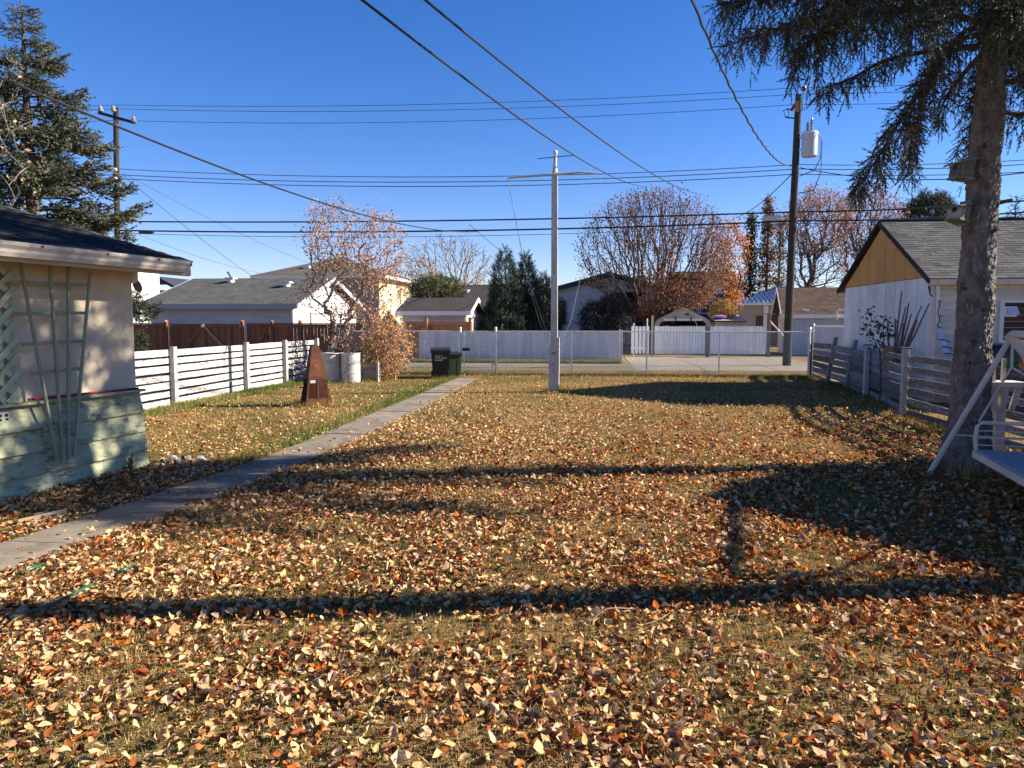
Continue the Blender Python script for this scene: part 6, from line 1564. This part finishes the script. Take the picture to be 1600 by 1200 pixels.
def leaf_templates():
    out = []
    for k_ in range(12):
        r = random.Random(k_ + 3); L, W = 1.0, r.uniform(.38, 1.0); cu = r.uniform(.3, 1.5); fo = r.uniform(.0, .8); tw_ = r.uniform(-.5, .5)
        st_ = [(-.30, .0), (.0, .02), (.16, .34), (.42, .5), (.72, .32), (1.0, .0)]
        v = []; f = []
        def P(t, w):
            ang = cu * (t - .4); z = -math.cos(ang * 1.6) * .35 * cu + .35 * cu + abs(w) * fo + tw_ * w * t
            return (t - .4 + r.uniform(-.05, .05), w * W * r.uniform(.7, 1.25), z + r.uniform(-.09, .09))
        v.append(P(-.30, 0)); v.append(P(-.30, .02))
        base = len(v)
        for t, w in st_[1:-1]: v += [P(t, -w), P(t, 0), P(t, w)]
        v.append(P(1.0, 0)); f.append((0, 1, base + 1))
        for i in range(len(st_) - 3):
            a = base + i * 3; b_ = a + 3
            f += [(a, b_, b_ + 1, a + 1), (a + 1, b_ + 1, b_ + 2, a + 2)]
        a = base + (len(st_) - 3) * 3; e = len(v) - 1; f += [(a, e, a + 1), (a + 1, e, a + 2)]
        out.append((v, f))
    return out
LT = leaf_templates()
N = 620000
lx = rng.uniform(-12, 9, N); ly = 2.6 + 23.4 * rng.uniform(0, 1, N)
keep = in_view(lx, ly) & ~in_building(lx, ly) & (lx > -9.0) & (lx < np.interp(ly, [7.6, 12.7, 18.9, 25.3], [6.0, 5.85, 6.6, 7.05]))
lx, ly = lx[keep], ly[keep]
clump = nz(lx, ly, 1.35, 3.1) * .8 + nz(lx, ly, 3.4, 8.2) * .55
pk = density(lx, ly) * np.clip(.64 + clump * .8, .10, 1.4)
BASE = N / (21 * 23.4)
keep = rng.uniform(0, 1, len(lx)) < pk * (620.0 / BASE)
lx, ly = lx[keep], ly[keep]
clx = nz(lx, ly, .55, 5.5)
nL = len(lx); print('leaves', nL)
lw = np.array(LW)[None, :] * np.ones((nL, 1))
rt = np.clip((lx + 1.0) / 4.0 + clx * .8, 0, 1)
lw[:, 4] *= .45 + 1.6 * rt; lw[:, 5] *= .6 + rt; lw[:, 3] *= .8 + .5 * rt; lw[:, 0] *= 1.3 - .5 * rt
far = np.clip((ly - 8) / 8, 0, 1); lw[:, 0] *= 1 + far; lw[:, 7] *= 1 + far; lw[:, 6] *= 1 - .4 * far
lw /= lw.sum(1, keepdims=True); ci = (rng.uniform(0, 1, (nL, 1)) > np.cumsum(lw, 1)).sum(1).clip(0, 7)
lcol = np.clip(np.array(LEAF)[ci] * rng.uniform(.78, 1.18, (nL, 1)) * rng.uniform(.94, 1.06, (nL, 3)), 0, .9)
lsz = (.018 + .060 * rng.beta(1.5, 2.3, nL)) * np.where(ci >= 4, 1.12, 1.0)
lz = .018 + rng.uniform(0, .03, nL) + np.where(on_path(lx, ly), .008, 0)
yawr = rng.uniform(0, 6.283, nL); tl = np.abs(rng.normal(0, .31, nL)); tl[rng.uniform(0, 1, nL) < .10] += .6
D = np.stack([np.cos(yawr) * np.cos(tl), np.sin(yawr) * np.cos(tl), np.sin(tl)], 1)
roll = rng.normal(0, .45, nL) + np.where(rng.uniform(0, 1, nL) < .35, math.pi, 0)
Fm = frames(D, roll, lsz); Tm = np.stack([lx, ly, lz + lsz * np.sin(tl) * .35], 1); tmpl = rng.integers(0, 12, nL)
dep = -lx * _sy + ly * _cy; lat = lx * _cy + ly * _sy; vy = 502 + CAM_H * FPX / dep; vx = 800 + FPX * lat / dep
vis_ = (vx > 15) & (vx < 1585) & (vy < 1188)
score = np.where(vis_, lsz / dep, 0); big = np.argsort(-score)[:300]
isbig = np.zeros(nL, bool); isbig[big] = True
fl = []
for k_ in range(12):
    s_ = (tmpl == k_) & ~isbig
    v, f = LT[k_]
    fl.append(scatter('fallen_leaves', v, f, Fm[s_], Tm[s_], m_leafv, lcol[s_]))
# one object out of the six template batches
bpy.ops.object.select_all(action='DESELECT') if False else None
def join_meshes(obs, name):
    ms = [o.data for o in obs]; V_ = []; Ls = []; St = []; To = []; Cc_ = []; nv = nl = 0
    for m in ms:
        a = np.empty(len(m.vertices) * 3, np.float32); m.vertices.foreach_get('co', a); V_.append(a)
        l = np.empty(len(m.loops), np.int32); m.loops.foreach_get('vertex_index', l); Ls.append(l + nv)
        s = np.empty(len(m.polygons), np.int32); m.polygons.foreach_get('loop_start', s); St.append(s + nl)
        t = np.empty(len(m.polygons), np.int32); m.polygons.foreach_get('loop_total', t); To.append(t)
        c = np.empty(len(m.vertices) * 4, np.float32); m.attributes['Col'].data.foreach_get('color', c); Cc_.append(c)
        nv += len(m.vertices); nl += len(m.loops)
    me = bpy.data.meshes.new(name); V_ = np.concatenate(V_); Ls = np.concatenate(Ls); St = np.concatenate(St); To = np.concatenate(To); Cc_ = np.concatenate(Cc_)
    me.vertices.add(nv); me.vertices.foreach_set('co', V_); me.loops.add(nl); me.loops.foreach_set('vertex_index', Ls)
    me.polygons.add(len(St)); me.polygons.foreach_set('loop_start', St); me.polygons.foreach_set('loop_total', To); me.update(calc_edges=True)
    a = me.attributes.new('Col', 'FLOAT_COLOR', 'POINT'); a.data.foreach_set('color', Cc_); me.materials.append(m_leafv)
    for o in obs:
        m = o.data; bpy.data.objects.remove(o); bpy.data.meshes.remove(m)
    o = bpy.data.objects.new(name, me); COL.objects.link(o); return o
fo = join_meshes(fl, 'fallen_leaves'); tag(fo, 'countless dry yellow and brown leaves strewn over the lawn', None, None, 'stuff')
kinds = [('pale yellow dry leaf on the grass nearest the camera', 'pale leaves in the foreground'), ('tan brown dry leaf on the grass nearest the camera', 'tan leaves in the foreground'), ('bright orange dry leaf on the grass nearest the camera', 'orange leaves in the foreground'), ('dark red brown dry leaf on the grass nearest the camera', 'dark leaves in the foreground')]
kmap = [0, 0, 1, 1, 2, 3, 3, 0]
lm_cache = {}
def leaf_mesh(k_, c):
    key = (k_, c)
    if key not in lm_cache:
        v, f = LT[k_]; me = bpy.data.meshes.new('fallen_leaf'); me.from_pydata([tuple(p) for p in v], [], f)
        a = me.attributes.new('Col', 'FLOAT_COLOR', 'POINT'); a.data.foreach_set('color', np.tile(np.array([*LEAF[c], 1.0], np.float32), len(v)))
        me.materials.append(m_leafv); me.update(); lm_cache[key] = me
    return lm_cache[key]
for i in big:
    o = bpy.data.objects.new('fallen_leaf', leaf_mesh(int(tmpl[i]), int(ci[i]))); COL.objects.link(o)
    M_ = Matrix.Identity(4)
    for a in range(3):
        for b_ in range(3): M_[a][b_] = Fm[i][a][b_]
        M_[a][3] = Tm[i][a]
    o.matrix_basis = M_
    lb_, g_ = kinds[kmap[int(ci[i])]]; tag(o, lb_, 'leaf', g_)
# grass
def blades(N, y0, y1, wd, ht, cols, w, keepf, seed, xlim=(-9.0, 7.2)):
    r = np.random.default_rng(seed); x = r.uniform(*xlim, N); y = y0 + (y1 - y0) * r.uniform(0, 1, N)
    k_ = in_view(x, y) & ~in_building(x, y) & ~on_path(x, y, -.02); x, y = x[k_], y[k_]
    p = keepf(x, y); k_ = r.uniform(0, 1, len(x)) < p; x, y = x[k_], y[k_]; n = len(x)
    a = r.uniform(0, 6.283, n); lean = np.abs(r.normal(.2, .8, n)).clip(0, 1.45)
    D = np.stack([np.cos(a) * np.sin(lean), np.sin(a) * np.sin(lean), np.cos(lean)], 1)
    v = [(0, -.5, 0), (0, .5, 0), (.55, .32, .05), (.55, -.32, .05), (1.0, 0, .16)]; f = [(0, 1, 2, 3), (3, 2, 4)]
    Fr = frames(D, r.uniform(0, 6.283, n), np.ones(n)); h = ht * r.uniform(.5, 1.3, n); wv = wd * r.uniform(.7, 1.3, n)
    Fr = Fr.copy(); Fr[:, :, 0] *= h[:, None]; Fr[:, :, 1] *= wv[:, None]; Fr[:, :, 2] *= h[:, None]
    green = np.clip(nz(x, y, .5, 11.0) * 1.4 + .30 + np.where(x < -4.4, .5, 0), 0, 1)
    cg = palette(cols[0], n, .25); cs = palette(cols[1], n, .25); pick = r.uniform(0, 1, n) < green * .75
    return v, f, Fr, np.stack([x, y, np.zeros(n)], 1), np.where(pick[:, None], cg, cs)
GC = ([(.13, .13, .035), (.17, .16, .045), (.09, .10, .03)], [(.42, .285, .105), (.33, .215, .08), (.22, .14, .05), (.49, .345, .145)])
sets = [blades(420000, 2.6, 6.5, .0045, .040, GC, None, lambda x, y: .62 + 0 * x, 1, (-5.5, 6.6)),
        blades(330000, 6.5, 13, .0075, .038, GC, None, lambda x, y: .55 + 0 * x, 2),
        blades(220000, 13, 26, .012, .045, GC, None, lambda x, y: .6 + 0 * x, 3)]
gl_ = []
for v, f, Fr, T, c in sets: gl_.append(scatter('grass', v, f, Fr, T, m_grass, c))
GREEN = ([(.07, .12, .025), (.10, .15, .035), (.13, .17, .045)], [(.30, .24, .09), (.16, .16, .05)])
v, f, Fr, T, c = blades(260000, 9, 24, .012, .11, GREEN, None, lambda x, y: np.clip(1 - np.abs(x + 8.9) / .5, 0, 1) * np.where(y < 20, 1, .3) + .22 * np.clip(1 - np.abs(x - np.interp(y, [t[0] for t in PL], [t[1] for t in PL]) + .12) / .4, 0, 1), 4, (-9.1, -4.3))
gl_.append(scatter('grass', v, f, Fr, T, m_grass, c))
v, f, Fr, T, c = blades(160000, 24.6, 27.2, .016, .10, ([(.13, .15, .04), (.18, .19, .06)], GC[1]), None, lambda x, y: .30 + 0 * x, 5, (-9, 9))
gl_.append(scatter('grass', v, f, Fr, T, m_grass, c))
v, f, Fr, T, c = blades(90000, 32.3, 33.95, .022, .14, GREEN, None, lambda x, y: .6 + 0 * x, 6, (-9, 1.1))
gl_.append(scatter('grass', v, f, Fr, T, m_grass, c))
v, f, Fr, T, c = blades(90000, 8, 25, .012, .10, ([(.06, .10, .022), (.09, .13, .03)], GC[1]), None, lambda x, y: np.clip(1 - np.abs(x - np.interp(y, [7.6, 12.7, 18.9, 25.3], [5.9, 5.75, 6.5, 6.95])) / .45, 0, 1) * .8, 7, (4.5, 7.1))
gl_.append(scatter('grass', v, f, Fr, T, m_grass, c))
SPOTS = np.array([(-6.3, 15.2), (-6.0, 15.2), (-5.75, 15.4), (-6.45, 15.45), (-7.95, 21.25), (-7.4, 21.3), (-6.85, 21.7), (-1.06, 19.05), (-1.15, 19.1), (-.95, 19.05), (-9.05, 15.0), (-9.05, 18.4), (-9.05, 20.85), (4.4, 9.3), (4.7, 9.28), (5.0, 9.4), (-5.1, 23.2), (-4.8, 23.3)])
def near_spots(x, y): return np.clip(1 - np.sqrt(((x[:, None] - SPOTS[None, :, 0]) ** 2 + (y[:, None] - SPOTS[None, :, 1]) ** 2).min(1)) / .28, 0, 1)
v, f, Fr, T, c = blades(700000, 9, 24, .011, .14, ([(.09, .13, .03), (.13, .16, .045)], GC[1]), None, near_spots, 8, (-9.1, 5.2))
gl_.append(scatter('grass', v, f, Fr, T, m_grass, c))
go = join_meshes(gl_, 'lawn_grass'); go.data.materials.clear(); go.data.materials.append(m_grass); tag(go, 'short dry yellow green grass covering the lawn', None, None, 'stuff')

# ------------------------------------------------------------------ small things lying about
h1 = [gr(10, 980, .03), gr(32, 962, .065), gr(80, 944, .08), gr(122, 924, .075), gr(142, 914, .055), gr(165, 904, -.02), gr(186, 893, .06), gr(202, 887, .06), gr(215, 884, -.03)]
tag(MB().tube(curve_pts(h1, 40), .011, 8).build('garden_hose', m_hose), 'green garden hose half buried in leaves at the left edge', 'hose')
h2 = [gr(20, 902, .02), gr(40, 892, .06), (gr(58, 885, .06)), gr(74, 878, .02)]
tag(MB().tube(curve_pts(h2, 14), .012, 8).build('garden_hose', m_hose), 'short piece of green hose at the edge of the concrete path', 'hose')
tag(board(None, 'wood_lath', gr(28, 818, .03), gr(104, 800, .05), .07, .02, m_twig, jit=.02), 'pale wooden lath lying in the mulch beside the path', 'lath')
mb = MB(); c_ = gr(286, 722); vs = []
for j in range(7):
    for i in range(10): vs.append((c_.x - .28 + .06 * i, c_.y - .12 + .04 * j, .02 + .07 * abs(noise.noise(Vector((i * .7, j * .8, 1)))) + .03 * math.sin(i * 2 + j)))
mb.add(vs, [(j*10+i, j*10+i+1, (j+1)*10+i+1, (j+1)*10+i) for j in range(6) for i in range(9)])
tag(mb.build('plastic_scrap', m_bright, smooth=True), 'crumpled white plastic scrap on the grass past the garage corner', 'scrap')
def twig(ps, r, lab): tag(MB().tube(curve_pts(ps, 14), [r] * 12 + [r * .7, r * .5, r * .3], 5).build('fallen_twig', m_twig), lab, 'twig', 'fallen twigs')
twig([gr(922, 972, .03), gr(942, 955, .08), gr(960, 950, .09), gr(1000, 953, .06), gr(1012, 963, .02)], .0035, 'arched pale twig lying across the near trunk shadow')
twig([gr(980, 980, .02), gr(1020, 972, .04), gr(1048, 957, .06)], .0035, 'straight pale twig just below the near trunk shadow')
twig([gr(597, 975, .02), gr(612, 962, .05), gr(618, 957, .07)], .0035, 'short pale twig poking up left of the middle by the near shadow')
twig([gr(222, 752, .03), gr(228, 748, .1), gr(243, 765, .04)], .008, 'bent pale twig in the dead weeds by the garage corner')
twig([gr(700, 895, .02), gr(726, 880, .03), gr(750, 871, .04)], .004, 'thin dry stem among the leaves in the middle of the lawn')
# plants at the foot of the stucco garage
def weed(px, py_, label, n=7, h=.22, cols=((.10, .13, .05), (.16, .17, .07)), w=.035):
    c = gr(px, py_); t = thing('weed', (c.x, c.y, 0), label, 'weed', 'weeds along the stucco garage')
    for i in range(n):
        a = random.uniform(0, 6.28); l = h * random.uniform(.6, 1.2); o = Vector((math.cos(a), math.sin(a), 0)) * l * random.uniform(.25, .8)
        b_ = Vector((c.x, c.y, 0)); side = Vector((-math.sin(a), math.cos(a), 0)) * w
        p1 = b_ + o * .4 + Vector((0, 0, l * .7)); p2 = b_ + o + Vector((0, 0, l))
        mb = MB(); mb.add([b_ - side * .2, b_ + side * .2, p1 + side, p2, p1 - side], [(0, 1, 2, 4), (4, 2, 3)]); 
        mb.build('leaf_blade', plain('weed green', cols[0], .7) if i % 2 else plain('weed olive', cols[1], .7), t)
weed(18, 768, 'dark broad leaved weed at the left end of the green skirt')
weed(50, 758, 'upright dry weed with curled leaves against the green skirt', 6, .26, ((.12, .10, .06), (.17, .14, .08)))
weed(205, 738, 'straggly dry weed at the far corner of the green skirt', 9, .24, ((.14, .11, .06), (.2, .16, .09)), .012)
